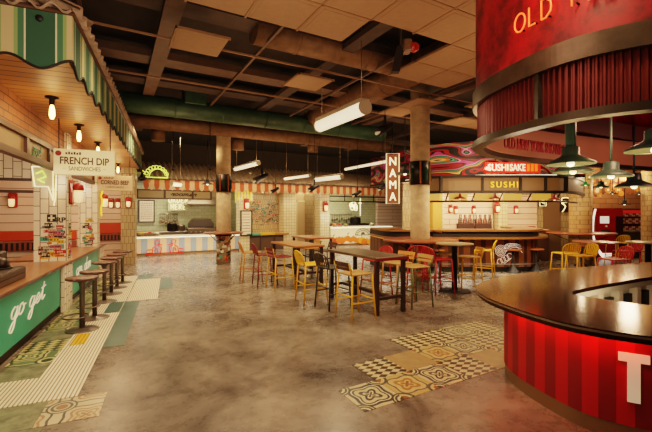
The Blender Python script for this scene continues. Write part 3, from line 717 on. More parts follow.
# counter stools
SEATW = M('dark_mahogany_seat', '47201a', .3, var=.25, nscale=10, coat=.4); POLE = M('dark_stool_metal', '6e645c', .4, .7)
def counter_stool(x, y, lab):
    t = thing('counter_stool', lab, 'stool', (x, y, 0), RS, 'round seat stools along the green counter')
    MB().lathe([(0, .7), (.17, .7), (.2, .712), (.205, .725), (.2, .738), (.17, .742), (0, .742)], 28).build('seat', SEATW, t)
    MB().lathe([(.034, .015), (.034, .6), (.045, .66), (.09, .7)], 16).build('pole', POLE, t)
    MB().lathe([(.205, 0), (.205, .008), (.19, .016), (.05, .028), (.036, .04)], 28).build('base_plate', POLE, t)
    mb = MB(); mb.tube([(-.08+.155*cos(q), .155*sin(q), .2) for q in [2*pi*k/24 for k in range(24)]], .011, 6, True)
    mb.tube([(.0, 0, .2), (.075, 0, .2)], .011, 6); mb.build('foot_ring', POLE, t)
    return t
nth = ['nearest', 'second', 'third', 'fourth', 'fifth', 'farthest']
st = None
for k, (u, v) in enumerate(((82.2, 330), (94.7, 318.3), (104.4, 302), (111.4, 294), (117, 287.8), (122.5, 282.8))):
    x, y = gnd(u, v); lab = f'{nth[k]} of the round mahogany seat stools along the green counter'
    if st is None: st = counter_stool(x, y, lab)
    else: dup(st, (x, y, 0), RS, lab)
# pulley lantern at the far awning corner
t = thing('corner_lantern', 'dark lantern bracket at the far end of the green awning', 'lamp', (*S(-.82, 13.4), 2.75), RS)
MB().lathe([(0, -.1), (.1, -.08), (.13, 0), (.06, .06), (.03, .16), (0, .16)], 14).build('shade', STEEL, t); MB().tube([(0, 0, .15), (-.1, 0, .32)], .015, 6).build('arm', STEEL, t)
# ================================================================== BACK STALLS (plane Y = 15.5)
YB = 15.5
STRIPEC = stripe_mat('blue_peach_stripe', [(0, '84919c'), (.5, 'cbab8a')], .44, rough=.5)
def XY(u, Y=YB): return onY(u, Y)[0]
xA0, xA1 = XY(135.5), XY(239)
struct(MB().box(-1.2, 5.4, 18.3, 18.5, 0, 3.4).build('wall_kitchen', MINT))
struct(MB().box(5.2, 5.35, 16.2, 18.3, 0, 3.4).build('wall_kitchen_side', MINT))
def kitchen_counter(x0, x1, front, lab, h=.73, depth=.7):
    t = thing('kitchen_counter', lab, 'counter', ((x0+x1)/2, YB, 0)); w = (x1-x0)/2
    MB().rbox(-w, w, 0, depth, .1, h-.05, .006).build('front_panel', front, t)
    MB().box(-w+.02, w-.02, .06, depth, 0, .1).build('plinth', M('counter_plinth', '8a6a48', .6), t)
    wt = MB().rbox(-w-.03, w+.03, -.06, depth+.05, h-.03, h, .008).build('worktop', M('counter_white_top', 'd8cbb0', .3), t)
    MB().box(-w, w, -.03, -.005, h-.055, h-.032).build('led_strip', LEDW, wt)
    return t
kc = kitchen_counter(xA0, xA1, STRIPEC, 'blue and peach striped kitchen counter with glowing lip and red neon animals')
# red neon animals on the striped front
mb = MB(); kx = XY(165.5) - (xA0+xA1)/2
for s in (-1, 1):
    for ln in ([(.55, .0), (.5, .3), (.35, .42), (.42, .62), (.3, .72), (.18, .6), (.25, .4), (.1, .3), (.16, 0)], [(.62, .08), (.8, .02), (.75, .2), (.55, .22)], [(.3, .5), (.05, .42)], [(.42, .1), (.36, .34)], [(.28, .05), (.3, .3)]):
        mb.tube([(kx + s*(a*.75+.06), -.02, .08+b*.75) for a, b in ln], .014, 6)
mb.tube([(kx-.7, -.02, .07), (kx+.65, -.02, .07)], .013, 6)
mb.build('neon_animals', NEONR, kc)
light('POINT', (kx+(xA0+xA1)/2, YB-.3, .35), .8, 'ff3020', .1)
# kitchen fit-out, each piece a thing
def atY(u, v, Y): x, d = onY(u, Y); return (x, Y, zat(v, d))
def board_sign(u0, u1, v0, v1, Y, lab, frame=FRAMEB, red=True, n=9):
    a = atY(u0, v1, Y); c = atY(u1, v0, Y); w, h = c[0]-a[0], c[2]-a[2]
    t = thing('menu_board', lab, 'menu board', ((a[0]+c[0])/2, Y, a[2]))
    MB().rbox(-w/2, w/2, -.02, .03, 0, h, .006).build('board', M('menu_paper', 'd8c4a6', .6, emit='d8c4a6', es=.12), t)
    mb = MB(); f = .05
    for q in ((-w/2-f, w/2+f, -.04, .03, -f, 0), (-w/2-f, w/2+f, -.04, .03, h, h+f), (-w/2-f, -w/2, -.04, .03, 0, h), (w/2, w/2+f, -.04, .03, 0, h)): mb.box(*q)
    mb.build('frame', frame, t)
    rnd = random.Random(int(u0)); mb = MB()
    for k in range(n):
        z = h*(.9 - .85*k/n); x = -w*.42
        while x < w*.38:
            l = w*(.05+.1*rnd.random()); mb.mi = 0 if red and k % 2 == 0 else 1; mb.box(x, min(x+l, w*.42), -.024, -.02, z-h*.03, z); x += l + w*.03
    mb.build('printed_lines', [M('menu_red_ink', 'a03028', .6), M('menu_dark_ink', '5a3a34', .6)], t); return t
board_sign(139.5, 153.5, 201, 221.5, 18.2, 'dark framed menu board with red headings on the pale green kitchen tiles')
t = thing('neon_sign', 'order here neon lettering on the pale green kitchen tiles', 'neon sign', atY(179, 209.5, 17.9))
for txt, z, w in (('ORDER', .3, .86), ('HERE', .0, .68)):
    mb = MB(); q = len(txt)
    for k, ch in enumerate(txt): strokes(mb, CAPS[ch], -w/2+k*w/q, z, w/q*.7, .23, .0125)
    mb.build('neon_tube', NEONW, t)
MB().box(-.45, .45, .03, .05, -.05, .52).build('back_plate', MINT, t)
HOODM = M('steel_hood', '7c6a55', .35, .8)
a = atY(205.5, 205, 17.6)
t = thing('extractor_hood', 'steel extractor hood over the grill in the pale green kitchen', 'extractor hood', (a[0], 17.6, a[2]))
MB().add([(-.95, -.5, 0), (.75, -.5, 0), (.75, .5, 0), (-.95, .5, 0), (-.5, -.2, .35), (.75, -.2, .35), (.75, .5, .35), (-.5, .5, .35)], [(0, 1, 2, 3), (4, 5, 6, 7), (0, 1, 5, 4), (1, 2, 6, 5), (2, 3, 7, 6), (3, 0, 4, 7)]).build('canopy', HOODM, t)
MB().box(-.9, .7, -.52, -.5, .0, .05).build('lip', BEAM, t)
MB().box(-.2, .5, -.1, .4, .35, 1.1).build('flue', HOODM, t)
def grill(u, v, Y, w, h, lab):
    a = atY(u, v, Y); t = thing('grill', lab, 'grill', a)
    gb = MB().rbox(-w/2, w/2, -.3, .3, 0, h*.5, .02).build('body', M('grill_steel', '5a4a3c', .35, .7), t)
    mb = MB(); [mb.tube([(-w/2+.08+k*.08, -.29, h*.53), (-w/2+.08+k*.08, .29, h*.53)], .012, 5) for k in range(int((w-.1)/.08))]; mb.build('grate', BLACK, t)
    mb = MB(); mb.vprism([(-w*.42, h*.55), (w*.42, h*.55), (w*.42, h*.75), (w*.3, h), (-w*.3, h), (-w*.42, h*.75)], -.2, .25); mb.build('lid', M('grill_lid', '3c3028', .3, .6), t)
    mb = MB(); [mb.lathe([(0, 0), (.03, 0), (.03, .03), (0, .03)], 10, (-w/2+.15+k*.2, -.32, h*.25)) for k in range(int(w/.2))]; mb.build('knob', CHROME, gb)
grill(201, 236, 17.3, 1.25, .75, 'large dark steel grill under the hood in the pale green kitchen')
for k, (u, lab) in enumerate(((176, 'left'), (184, 'right'))): pass
# back worktop of kitchen
t = thing('back_worktop', 'low dark back worktop along the pale green kitchen wall', 'worktop', (2.2, 17.6, 0))
MB().rbox(-2.6, 2.6, -.4, .6, 0, .78, .01).build('base_unit', M('worktop_base', '6b5a48', .5), t); MB().rbox(-2.65, 2.65, -.45, .65, .78, .82, .01).build('top', CHROME, t)
def utensils(u0, u1, v, Y, n, lab, grp):
    a = atY(u0, v, Y); c = atY(u1, v, Y)
    r = thing('utensil_rail', 'steel utensil rail, ' + lab, 'rail', a); MB().tube([(0, 0, 0), (c[0]-a[0], 0, 0)], .02, 6).build('bar', CHROME, r)
    MB().box(0, .03, 0, .1, -.02, .02).box(c[0]-a[0]-.03, c[0]-a[0], 0, .1, -.02, .02).build('bracket', CHROME, r)
    rnd = random.Random(n)
    for k in range(n):
        x = a[0] + (c[0]-a[0])*(k+.5)/n; L = .22+.14*rnd.random()
        o = MB(); o.tube([(0, 0, 0), (0, 0, -L)], .012, 5); 
        if k % 2: o.ball((0, 0, -L-.06), .07, .03, .08)
        else: o.rbox(-.06, .06, -.01, .01, -L-.14, -L, .008)
        q = o.build('ladle' if k % 2 else 'spatula', HOODM, loc=(x, Y-.02, a[2])); tag(q, ('dark hanging ladle' if k % 2 else 'dark hanging spatula')+' on '+lab, 'utensil', grp)
utensils(159, 178, 214, 18.15, 9, 'the rail in the pale green kitchen beside the menu board', 'utensils over the grill')
utensils(331, 352, 214, 18.6, 9, 'the rail in the white pumpkin counter kitchen', 'utensils in the second kitchen')
rnd = random.Random(2)
FOOD = [M('food_'+n, c, .6) for n, c in (('yellow', 'd8a02c'), ('red', 'a03822'), ('green', '6f7a34'), ('orange', 'cf6a22'), ('cream', 'd8c49a'))]
def bowl(loc, r, m, lab, grp=None):
    t = thing('food_tray', lab, 'food', loc, 0, grp)
    MB().lathe([(r*.7, 0), (r, .08), (r*1.03, .08), (r*.95, .07)], 18, cap=False).build('dish', CHROME, t)
    mb = MB(); rr = random.Random(int(loc[0]*100))
    for k in range(9): mb.ball((r*.55*(rr.random()-.5)*1.6, r*.55*(rr.random()-.5)*1.6, .08+.05*rr.random()), r*.28, r*.28, r*.22, 8, 5)
    mb.build('filling', m, t)
for k, (u, m, c) in enumerate(((141, 0, 'yellow'), (146, 3, 'orange'), (150, 1, 'red'), (156, 4, 'cream'))):
    a = atY(u, 236, YB+.35); bowl((a[0], a[1], .73), .17, FOOD[m], f'steel tray heaped with {c} food on the striped counter')
def pot(loc, r, h, m, lab):
    t = thing('stock_pot', lab, 'pot', loc)
    MB().lathe([(0, 0), (r*.95, 0), (r, .02), (r, h), (r*1.04, h+.01), (r*.9, h+.01)], 20).build('body', m, t)
    MB().lathe([(r*.98, h+.01), (r*.7, h+.06), (.03, h+.08), (.03, h+.12), (0, h+.12)], 20).build('lid', m, t)
    MB().tube([(r, 0, h*.7), (r+.06, 0, h*.75), (r+.06, 0, h*.85), (r, 0, h*.85)], .01, 5).tube([(-r, 0, h*.7), (-r-.06, 0, h*.75), (-r-.06, 0, h*.85), (-r, 0, h*.85)], .01, 5).build('handle', STEEL, t)
a = atY(172, 236, 17.3); pot((a[0], 17.3, .82), .2, .3, M('dark_pot', '2a221c', .4, .5), 'dark stock pot left of the grill in the pale green kitchen')
a = atY(181, 236, 17.3); pot((a[0], 17.3, .82), .17, .22, M('steel_pot', '8a7a68', .3, .8), 'small steel stock pot beside the grill')
# transom panels over the striped counter, with dark script
t = thing('kitchen_transom', 'dark framed panel band under the orange awning of the striped counter', 'transom', (0, YB+.1, 0))
za, zb = 2.19, 2.46; mb = MB(); x0, x1 = XY(137), XY(212)
mb.box(x0, x1, -.04, .04, za-.05, za); mb.box(x0, x1, -.04, .04, zb, zb+.05)
for u in (137, 165, 193, 211.5): mb.box(XY(u)-.035, XY(u)+.035, -.05, .05, za-.05, zb+.05)
mb.build('frame', FRAMEB, t); MB().box(x0, x1, -.01, .01, za, zb).build('panel', M('frosted_panel', '8e7a52', .4, emit='8e7a52', es=.1), t)
mb = MB(); script(mb, 'roamer', XY(171), za+.09, .15, .09, .014, -.03); mb.build('script_lettering', BLACK, t)
# neon taco
t = thing('neon_sign', 'glowing green neon sandwich outline on the orange awning roof', 'neon sign', atY(157, 177.5, 15.1))
R = .5
mb = MB(); mb.tube([(x, 0, z) for x, z in circ(0.06, 0, R*.8, R*.82, 20, 0, pi)] + [(.44, 0, 0)], .02, 6, False)
mb.tube([(-.42, 0, 0), (.46, 0, 0)], .02, 6)
for k in range(9):
    q = pi*(.12+.095*k); c = (-.02+R*.93*cos(q), R*.97*sin(q)); mb.tube([(c[0]+.08*cos(w), -.02, c[1]+.08*sin(w)) for w in [2*pi*j/10 for j in range(10)]], .013, 5, True)
mb.tube(spline([(-.62, 0, .3), (-.5, 0, .2), (-.62, 0, .1), (-.5, 0, 0), (-.4, 0, .05)], 4), .016, 6); mb.build('neon_tube', M('neon_lime', 'dff070', .4, emit='cfe85a', es=1.5), t)
t.scale = (.78, .78, .78)
mb = MB(); [mb.tube([(x, .02, 0), (x, .1, -.25)], .015, 5) for x in (-.3, .35)]; mb.build('post', STEEL, t)
# ---- long orange awning with corrugated roof
t = thing('striped_awning', 'long orange and peach scalloped awning with grey corrugated roof along the back stalls', 'awning', (0, 15.3, 0))
xa, xb = XY(143.5, 15.3), XY(388, 15.3); mb = MB(); n = int((xb-xa)/.03)
for k in range(n):
    s0, s1 = xa+(xb-xa)*k/n, xa+(xb-xa)*(k+1)/n
    h = lambda s: 2.64 - .17*abs(sin(2*pi*(s-xa)/.36))**.5
    mb.quad((s0, 0, h(s0)), (s1, 0, h(s1)), (s1, 0, 2.88), (s0, 0, 2.88))
OAWN.node_tree.nodes['Math.001'].inputs[2].default_value = (-xa/.36) % 1
v_ = mb.build('valance', OAWN, t, merge=True)
mb = MB(); nn = int((xb-xa)/.033); vs = []; fs = []
for k in range(nn+1):
    x = xa + (xb-xa)*k/nn; o = .05*sin(2*pi*(x-xa)/.2); vs += [(x, -.05, 2.9+o), (x, 1.5, 3.65+o), (x, -.05, 2.92+o), (x, 1.5, 3.67+o)]
for k in range(nn): a = k*4; c = a+4; fs += [(a, c, c+1, a+1), (a+2, a+3, c+3, c+2), (a, a+2, c+2, c)]
mb.add(vs, fs, True); mb.build('roof_sheet', GREYCORR, t)
MB().box(xa, xb, -.03, .03, 2.86, 2.92).build('top_rail', FRAMEB, t)
mb = MB(); [mb.tube([(xa+.3+(xb-xa-.6)*k/7, .02, 2.85), (xa+.3+(xb-xa-.6)*k/7, .75, 2.95)], .03, 6) for k in range(8)]; mb.build('strut', STEEL, t)
# ---- wall runs between the kitchens
struct(MB().box(XY(239.5), XY(249.5), YB, YB+.5, 0, 2.6).build('pillar_5', GRIDTILE))
struct(MB().box(XY(249.5, 16.0), XY(284, 16.0), 16.0, 16.3, 0, 3.2).build('wall_sticker', SMALLTILE))
struct(MB().box(XY(283.5), XY(296), YB, YB+.8, 0, 2.75).build('pillar_6', GRIDTILE))
struct(MB().box(XY(296, 17.4), XY(322, 17.4), 17.4, 17.6, 0, 3.2).build('wall_corridor', M('beige_corridor_wall', 'b99a6c', .6)))
struct(MB().box(XY(313, 16.4), XY(321, 16.4), 16.4, 17.4, 0, 3.2).build('wall_corridor_side', SMALLTILE))
d = thing('door_1', 'plain beige corridor door between the tiled pillars', 'door', (XY(304.5, 17.35), 17.35, 0)); d['kind'] = 'structure'
MB().rbox(-.42, .56, -.04, .0, 0, 2.15, .008).build('panel', M('beige_door', 'c4a67c', .45), d); mb = MB(); [mb.box(*q) for q in ((-.5, -.42, -.06, 0, 0, 2.23), (.56, .64, -.06, 0, 0, 2.23), (-.5, .64, -.06, 0, 2.15, 2.23))]; mb.build('door_frame', CREAM, d); MB().tube([(.4, -.08, 1.0), (.4, -.08, 1.15)], .015, 6).build('handle', CHROME, d)
struct(MB().box(XY(320.5), XY(329.5), YB, YB+.6, 0, 2.75).build('pillar_7', GRIDTILE))
a = atY(324.8, 207, YB-.01); sconce(a[0], a[1], a[2], 0, 'red sconce on the tiled pillar between corridor and pumpkin counter', 1.7)
a = atY(246.3, 204.5, YB-.01); sconce(a[0], a[1], a[2], 0, 'red sconce above the framed menu beside the sticker wall', 1.6)
board_sign(241.5, 251, 211.5, 235, YB-.03, 'tall black framed menu on the tiled pillar below the red sconce', BLACK, False, 7)
struct(MB().box(XY(238.5), XY(250), YB+.49, YB+.52, 2.05, 2.75).build('trim_8', M('yellow_glow_tile', 'd9b93c', .5, emit='e8c83c', es=.8)))
mb = MB(); a = atY(245, 200, YB-.02)
t = thing('neon_sign', 'yellow neon vertical lines above the framed menu', 'neon sign', a)
[mb.tube([(k*.13-.26, 0, .0), (k*.13-.26, 0, .5)], .016, 5) for k in range(5)]; mb.build('neon_tube', NEONY, t)
MB().box(-.35, .35, .01, .02, -.05, .55).build('back_board', GRIDTILE, t)
collage((*atY(265, 222, 15.99)[:2], 1.05), 0, 1.35, 1.1, 95, 21, 'collage of dark and red stickers on the tiled back wall over the colourful bar shelf', None, (0, 0, 0, 7, 7, 1, 1, 0, 3))
# colourful narrow bar shelf and dark unit below it
a = atY(266, 232.5, 15.8); t = thing('colour_shelf', 'narrow shelf with teal yellow and tan top boards under the sticker wall', 'shelf', (a[0], 15.75, a[2]-.1)); 
for k, (c, x0, x1) in enumerate((('4f9078', -1.0, -.35), ('c99a2c', -.35, .3), ('a8763c', .3, .95))): MB().rbox(x0, x1, -.3, .2, 0, .1, .01).build('top_board', M('shelf_colour_%d' % k, c, .5), t)
MB().rbox(-1.0, .95, -.22, .2, -.95+.06, 0, .01).build('carcass', M('dark_shelf_unit', '3a2a20', .6), t)
mb = MB(); [mb.rbox(-.95+k*.63, -.4+k*.63, -.24, -.22, -.75, -.1, .01) for k in range(3)]; mb.build('door', M('dark_shelf_door', '4e3a2c', .5), t)
# ---- second kitchen, white counter painted with pumpkins
xB0, xB1 = XY(329.5)+.06, XY(392)
struct(MB().box(xB0-.1, XY(378, 18.7), 18.7, 18.9, 0, 3.4).build('wall_kitchen_second', MINT))
struct(MB().box(XY(377.5, 18.4), XY(405, 18.4), 18.4, 18.6, 0, 3.4).build('wall_kitchen_plank', PLANKP))
kb = kitchen_counter(xB0, xB1, M('white_counter_front', 'd9cba8', .5), 'white kitchen counter painted with orange pumpkins and a half round emblem', .93)
mb = MB(); rnd = random.Random(9); W2 = (xB1-xB0)/2
for k in range(22):
    x = -W2+.15 + (2*W2-.3)*k/21; z = .22+.14*rnd.random(); r = .13+.07*rnd.random()
    if abs(x) < .42: z -= .1
    mb.mi = rnd.choice((0, 0, 1, 2))
    mb.vprism(circ(x, z, r, r*.85, 14)[:-1], -.012-.001*(k % 4), -.004)
    mb.mi = 3; mb.vprism([(x-.015, z+r*.8), (x+.015, z+r*.8), (x+.03, z+r*1.1), (x, z+r*1.15)], -.014, -.004)
    if k % 5 == 0: mb.vprism([(x, z+r), (x+.06, z+r*1.6), (x+.1, z+r*1.9), (x-.02, z+r*1.6)], -.012, -.004)
mb.build('painted_pumpkins', [M('pumpkin_orange', 'c8621e', .5), M('pumpkin_red', 'ad3b1c', .5), M('pumpkin_gold', 'd88a2a', .5), M('pumpkin_green', '6a7434', .5)], kb)
mb = MB(); mb.tube([(x, -.016, z) for x, z in circ(0, .5, .46, .32, 20, 0, pi)], .014, 5); mb.tube([(x, -.016, z) for x, z in circ(0, .5, .33, .22, 18, 0, pi)], .012, 5)
mb.tube([(-.46, -.016, .5), (.46, -.016, .5)], .012, 5); mb.vprism([(-.12, .53), (.12, .53), (.07, .64), (-.07, .64)], -.02, -.004)
for q in [pi*(k+.5)/9 for k in range(9)]: mb.tube([(.36*cos(q), -.018, .5+.245*sin(q)), (.43*cos(q), -.018, .5+.3*sin(q))], .012, 4)
mb.build('half_round_emblem', M('emblem_ink', '4c4238', .6), kb)
a = atY(355.3, 234, 17.6); pot((a[0], 17.6, 1.0), .3, .32, BLACK, 'black rounded pot on the second kitchen worktop')
t = thing('back_worktop', 'dark worktop along the second kitchen wall', 'worktop', ((xB0+xB1)/2, 17.9, 0)); MB().rbox(-1.1, 1.8, -.5, .6, 0, .96, .01).build('base_unit', M('worktop_base2', '5c4a3a', .5), t); MB().rbox(-1.1, 1.8, -.55, .6, .96, 1.0, .01).build('top', STEEL, t)
for k, (u, m, c) in enumerate(((335, 3, 'orange'), (340, 1, 'red'), (346, 2, 'green'), (372, 4, 'cream'))):
    a = atY(u, 232, YB+.3); bowl((a[0], a[1], .93), .15, FOOD[m], f'steel tray heaped with {c} food on the pumpkin counter')
t = thing('neon_sign', 'white neon cloud and cross sign hanging in the second kitchen', 'neon sign', atY(354, 212, 17.2))
mb = MB()
for x, z, r in ((-.1, .25, .14), (.08, .3, .13), (-.03, .42, .14), (.12, .18, .1), (-.18, .38, .1)): mb.tube([(x+r*cos(q), 0, z+r*sin(q)) for q in [2*pi*j/12 for j in range(12)]], .025, 5, True)
mb.tube([(.42, 0, .75), (.42, 0, -.2)], .025, 5); mb.tube([(.32, 0, .5), (.52, 0, .5)], .02, 5); mb.build('neon_tube', NEONW, t); MB().tube([(0, 0, .55), (0, 0, 1.3)], .012, 5).build('hanger', STEEL, t)
# shelf rail frame over the second kitchen
t = thing('hanging_rack', 'dark double pipe rack hanging above the pumpkin counter', 'rack', (0, YB+.3, 0)); mb = MB(); x0, x1 = xB0, XY(392)
mb.tube([(x0, 0, 2.18), (x1, 0, 2.18)], .035, 6); mb.tube([(x0, 0, 2.42), (x1, 0, 2.42)], .03, 6)
[mb.tube([(x0+.1+(x1-x0-.2)*k/4, 0, 2.18), (x0+.1+(x1-x0-.2)*k/4, 0, 2.9)], .025, 6) for k in range(5)]; mb.build('pipe_frame', STEEL, t)
# ---- NAMA vertical neon sign
x, y = K(sx(392.8)*11.0, 11.0); z0 = zat(203.5, 11); z1 = zat(153.5, 11); h = z1-z0
t = thing('hanging_sign', 'tall narrow neon sign spelling nama in white capitals', 'neon sign', (x, y, z0), RK)
MB().rbox(-.17, .17, .02, .09, .02, h-.02, .01).build('box', M('nama_board', '6b3a22', .5, emit='8a4420', es=.3), t)
MB().tube([(-.185, 0, 0), (.185, 0, 0), (.185, 0, h), (-.185, 0, h)], .017, 6, True).build('border_tube', M('neon_warm_border', 'ffd9a0', .4, emit='ffcf90', es=1.3), t)
for k, ch in enumerate('NAMA'):
    lettering(ch, M('nama_letter', 'fff0d0', .4, emit='ffe7b8', es=1.5), .23, t, (0, -.005, h - .34 - k*.345), width=.2, name='neon_letter', bev=.006)
MB().tube([(0, .05, h), (0, .05, 4.3-z0)], .012, 6).build('hanger', STEEL, t)
# ================================================================== SUSHI BAR (frame r across, d away; turned RK)
WOODF = stripe_mat('dark_plank_front', [(0, '6b3f24'), (.47, '8a5230'), (.5, '3a2012'), (.94, '764626')], .3, rough=.4)
BARW = M('bar_top_wood', '8a5c34', .3, var=.2, nscale=8, coat=.3)
def rk(u, d): return sx(u)*d
DB = 10.3; r0 = rk(386, DB); r1 = rk(548, DB)
def barcurve(o):
    base = [(r0-.25+o*.0, DB+1.6), (r0-.05, DB+.25-o), (r0+.25, DB-o), (r0+1.2, DB-o), (3.0, DB-o), (4.2, DB-o), (r1-.7, DB-o), (r1-.1+o*.5, DB+.35-o*.6), (r1+.25+o, DB+1.2), (r1+.3+o, DB+2.2)]
    return spline(base, 6)
t = thing('sushi_bar', 'long dark planked sushi bar with wooden top and line art neon on its front', 'bar', (0, 0, 0), RK)
MB().ribbon(barcurve(0), .14, 1.12, .06).build('front_panel', WOODF, t)
MB().ribbon(barcurve(-.06), 0, .14, .05).build('plinth', STEEL, t)
MB().ribbon(barcurve(.16), 1.12, 1.17, .75).build('upper_top', BARW, t)
MB().ribbon(barcurve(.03), .98, 1.12, .05).build('recess_board', BLACK, t)
MB().ribbon(barcurve(.34), .93, .975, .36).build('ledge', BARW, t)
MB().ribbon(barcurve(.035), .905, .915, .02).build('led_strip', M('amber_led', 'ffb050', .4, emit='ff9a3c', es=1.0), t)
MB().ribbon(barcurve(.1), .22, .245, .02).tube([(r1-3, DB-.12, .24)]*2, .001, 3).build('foot_rail', CHROME, t)
NL = M('line_art_neon', 'f0dcc8', .4, emit='f0dcc8', es=.9)
mb = MB(); cx, cz = rk(500, DB), zat(250.5, DB); y = DB-.03
for r in (.125, .09, .055, .025): mb.tube([(cx+r*1.15*cos(q), y, cz+r*1.2*sin(q)) for q in [2*pi*j/18 for j in range(18)]], .004, 5, True)
for k in range(6):
    q = radians(15+k*24); mb.tube(spline([(cx+.16, y, cz-.02), (cx+.2+.2*cos(q)*.7, y, cz+.05+.13*sin(q)), (cx+.22+.36*cos(q*.55), y, cz+.02+.16*sin(q))], 4), .004, 5)
mb.tube(spline([(cx+.2, y, cz+.1), (cx+.42, y, cz+.12), (cx+.6, y, cz-.06)], 5), .0042, 5)
for k in range(4): mb.tube([(cx-.02+.09*k+.07*cos(q), y, cz-.3+.05*k+.075*sin(q)) for q in [2*pi*j/12 for j in range(12)]], .004, 5, True)
mb.tube(spline([(cx-.1, y, cz-.33), (cx+.05, y, cz-.38), (cx+.3, y, cz-.2), (cx+.34, y, cz-.08)], 5), .0042, 5); mb.build('line_art', NL, t)
# back wall of the sushi stall with plank panels and tiled pilasters
DW = 13.3
def kbox(boxes, mat, name):
    mb = MB(); [mb.box(*q) for q in boxes]; return struct(mb.build(name, mat, rotz=RK))
kbox([(rk(403, DW), rk(572, DW), DW, DW+.15, 0, 2.75)], SMALLTILE, 'wall_sushi')
kbox([(rk(u0, DW), rk(u1, DW), DW-.06, DW, .9, 2.25) for u0, u1 in ((438, 492), (507, 536))], PLANKP, 'wall_sushi_plank')
kbox([(rk(u0, DW), rk(u1, DW), DW-.3, DW, 0, 2.6) for u0, u1 in ((494, 503.5), (436, 441))], GRIDTILE, 'pillar_8')
kbox([(rk(433, 12.3), rk(442, 12.3), 12.3, 12.7, 0, 2.62)], M('yellow_plaster', 'b98a3c', .6, var=.1), 'pillar_9')
kbox([(rk(543, DW), rk(560, DW), DW-.04, DW, .0, 2.4)], M('painted_shadow_opening', '6e5236', .7), 'painted_sushi_opening')  # flat brown sheet, painted as the shade of an opening
for k, (u, v, lab) in enumerate(((450.3, 209, 'leftmost red sconce on the sushi plank wall, left of its pair'), (455.5, 210.3, 'red sconce on the sushi plank wall, right of the leftmost pair'), (473.5, 210, 'red sconce on the sushi plank wall above the bottle crates'), (496.7, 208, 'red sconce on the tiled pilaster of the sushi wall'), (515.5, 210, 'red sconce in the middle of the right plank panel of the sushi wall'))):
    dd = DW-.07 if k != 3 else DW-.31; x, y = K(rk(u, dd), dd); sconce(x, y, zat(v, dd), RK, lab, 1.0 if k != 3 else 1.3)
t = thing('neon_sign', 'small white square neon emblem on the sushi stall wall', 'neon sign', (*K(rk(543, DW-.1), DW-.1), zat(206, DW)), RK)
mb = MB(); mb.tube([(-.11, 0, 0), (.11, 0, 0), (.11, 0, .25), (-.11, 0, .25)], .012, 5, True); mb.tube([(-.05, 0, .2), (.05, 0, .2), (.05, 0, .06), (-.05, 0, .13), (.03, 0, .13)], .012, 5); mb.build('neon_tube', NEONW, t); MB().box(-.13, .13, .02, .05, -.02, .27).build('back_board', STEEL, t)
t = thing('neon_sign', 'white scribble neon glass beside the round tiled column', 'neon sign', (*K(rk(565, DW-.1), DW-.1), zat(212, DW)), RK)
mb = MB(); mb.tube(spline([(-.1, 0, .0), (.02, 0, .2), (-.12, 0, .32), (.2, 0, .36), (.1, 0, .5), (-.12, 0, .46), (0, 0, .2)], 5), .014, 5); mb.build('neon_tube', NEONW, t); MB().box(-.15, .2, .02, .05, 0, .5).build('back_board', STEEL, t)
# bottles in crates on the back counter
kc2 = thing('back_counter', 'dark back counter under the sushi plank wall', 'counter', (*K(rk(480, 12.9), 12.9), 0), RK); MB().rbox(-1.2, 2.2, -.3, .08, 0, 1.02, .01).build('body', M('sushi_back_counter', '4a3020', .5), kc2); MB().rbox(-1.2, 2.2, -.33, .08, 1.02, 1.06, .01).build('top', BARW, kc2)
x0, y0 = rk(475, 12.75), 12.75
for k in range(2):
    t = thing('bottle_crate', ('left' if k == 0 else 'right')+' dark crate of bottles on the sushi back counter', 'crate', (*K(x0-.33+k*.56, y0), 1.06), RK)
    mb = MB(); [mb.box(*q) for q in ((-.26, .26, -.13, -.11, 0, .2), (-.26, .26, .11, .13, 0, .2), (-.26, -.24, -.11, .11, 0, .2), (.24, .26, -.11, .11, 0, .2), (-.26, .26, -.13, .13, 0, .02))]; mb.build('box', M('crate_brown', '3a1d14', .6), t)
BOT = [M('bottle_%s' % n, c, .12, coat=.5) for n, c in (('dark', '241410'), ('amber', '5a2c14'), ('red', '6a1a18'))]
prof = [(0, 0), (.045, 0), (.047, .02), (.047, .27), (.036, .33), (.018, .38), (.017, .46), (.021, .465), (.021, .485), (0, .485)]
names3 = ('dark', 'amber', 'deep red')
for k in range(14):
    rr = x0-.54+k*.081+(.03 if k > 6 else 0); t = thing('bottle', f'{names3[k % 3]} glass bottle standing in a crate on the sushi back counter', 'bottle', (*K(rr, y0+(.04 if k % 2 else -.04)), 1.08), RK, 'bottles in the sushi crates, ' + names3[k % 3])
    MB().lathe(prof, 12).build('glass_body', BOT[k % 3], t); MB().lathe([(.048, .09), (.048, .2)], 12, cap=False).build('paper_label', M('bottle_label', '6e4a34', .7), t)
for k in range(5):
    o = MB().box(-.09, .09, -.07, .07, 0, .05+.01*k).rbox(-.085, .085, -.065, .065, .05, .07+.01*k, .004).build('red_box', M('red_carton', '8c1d20', .5), loc=(*K(rk(512+k*5, 12.7), 12.7), 1.06), rotz=RK); tag(o, 'flat red carton on the counter under the right sushi plank panel', 'box', 'red cartons on the sushi counter')
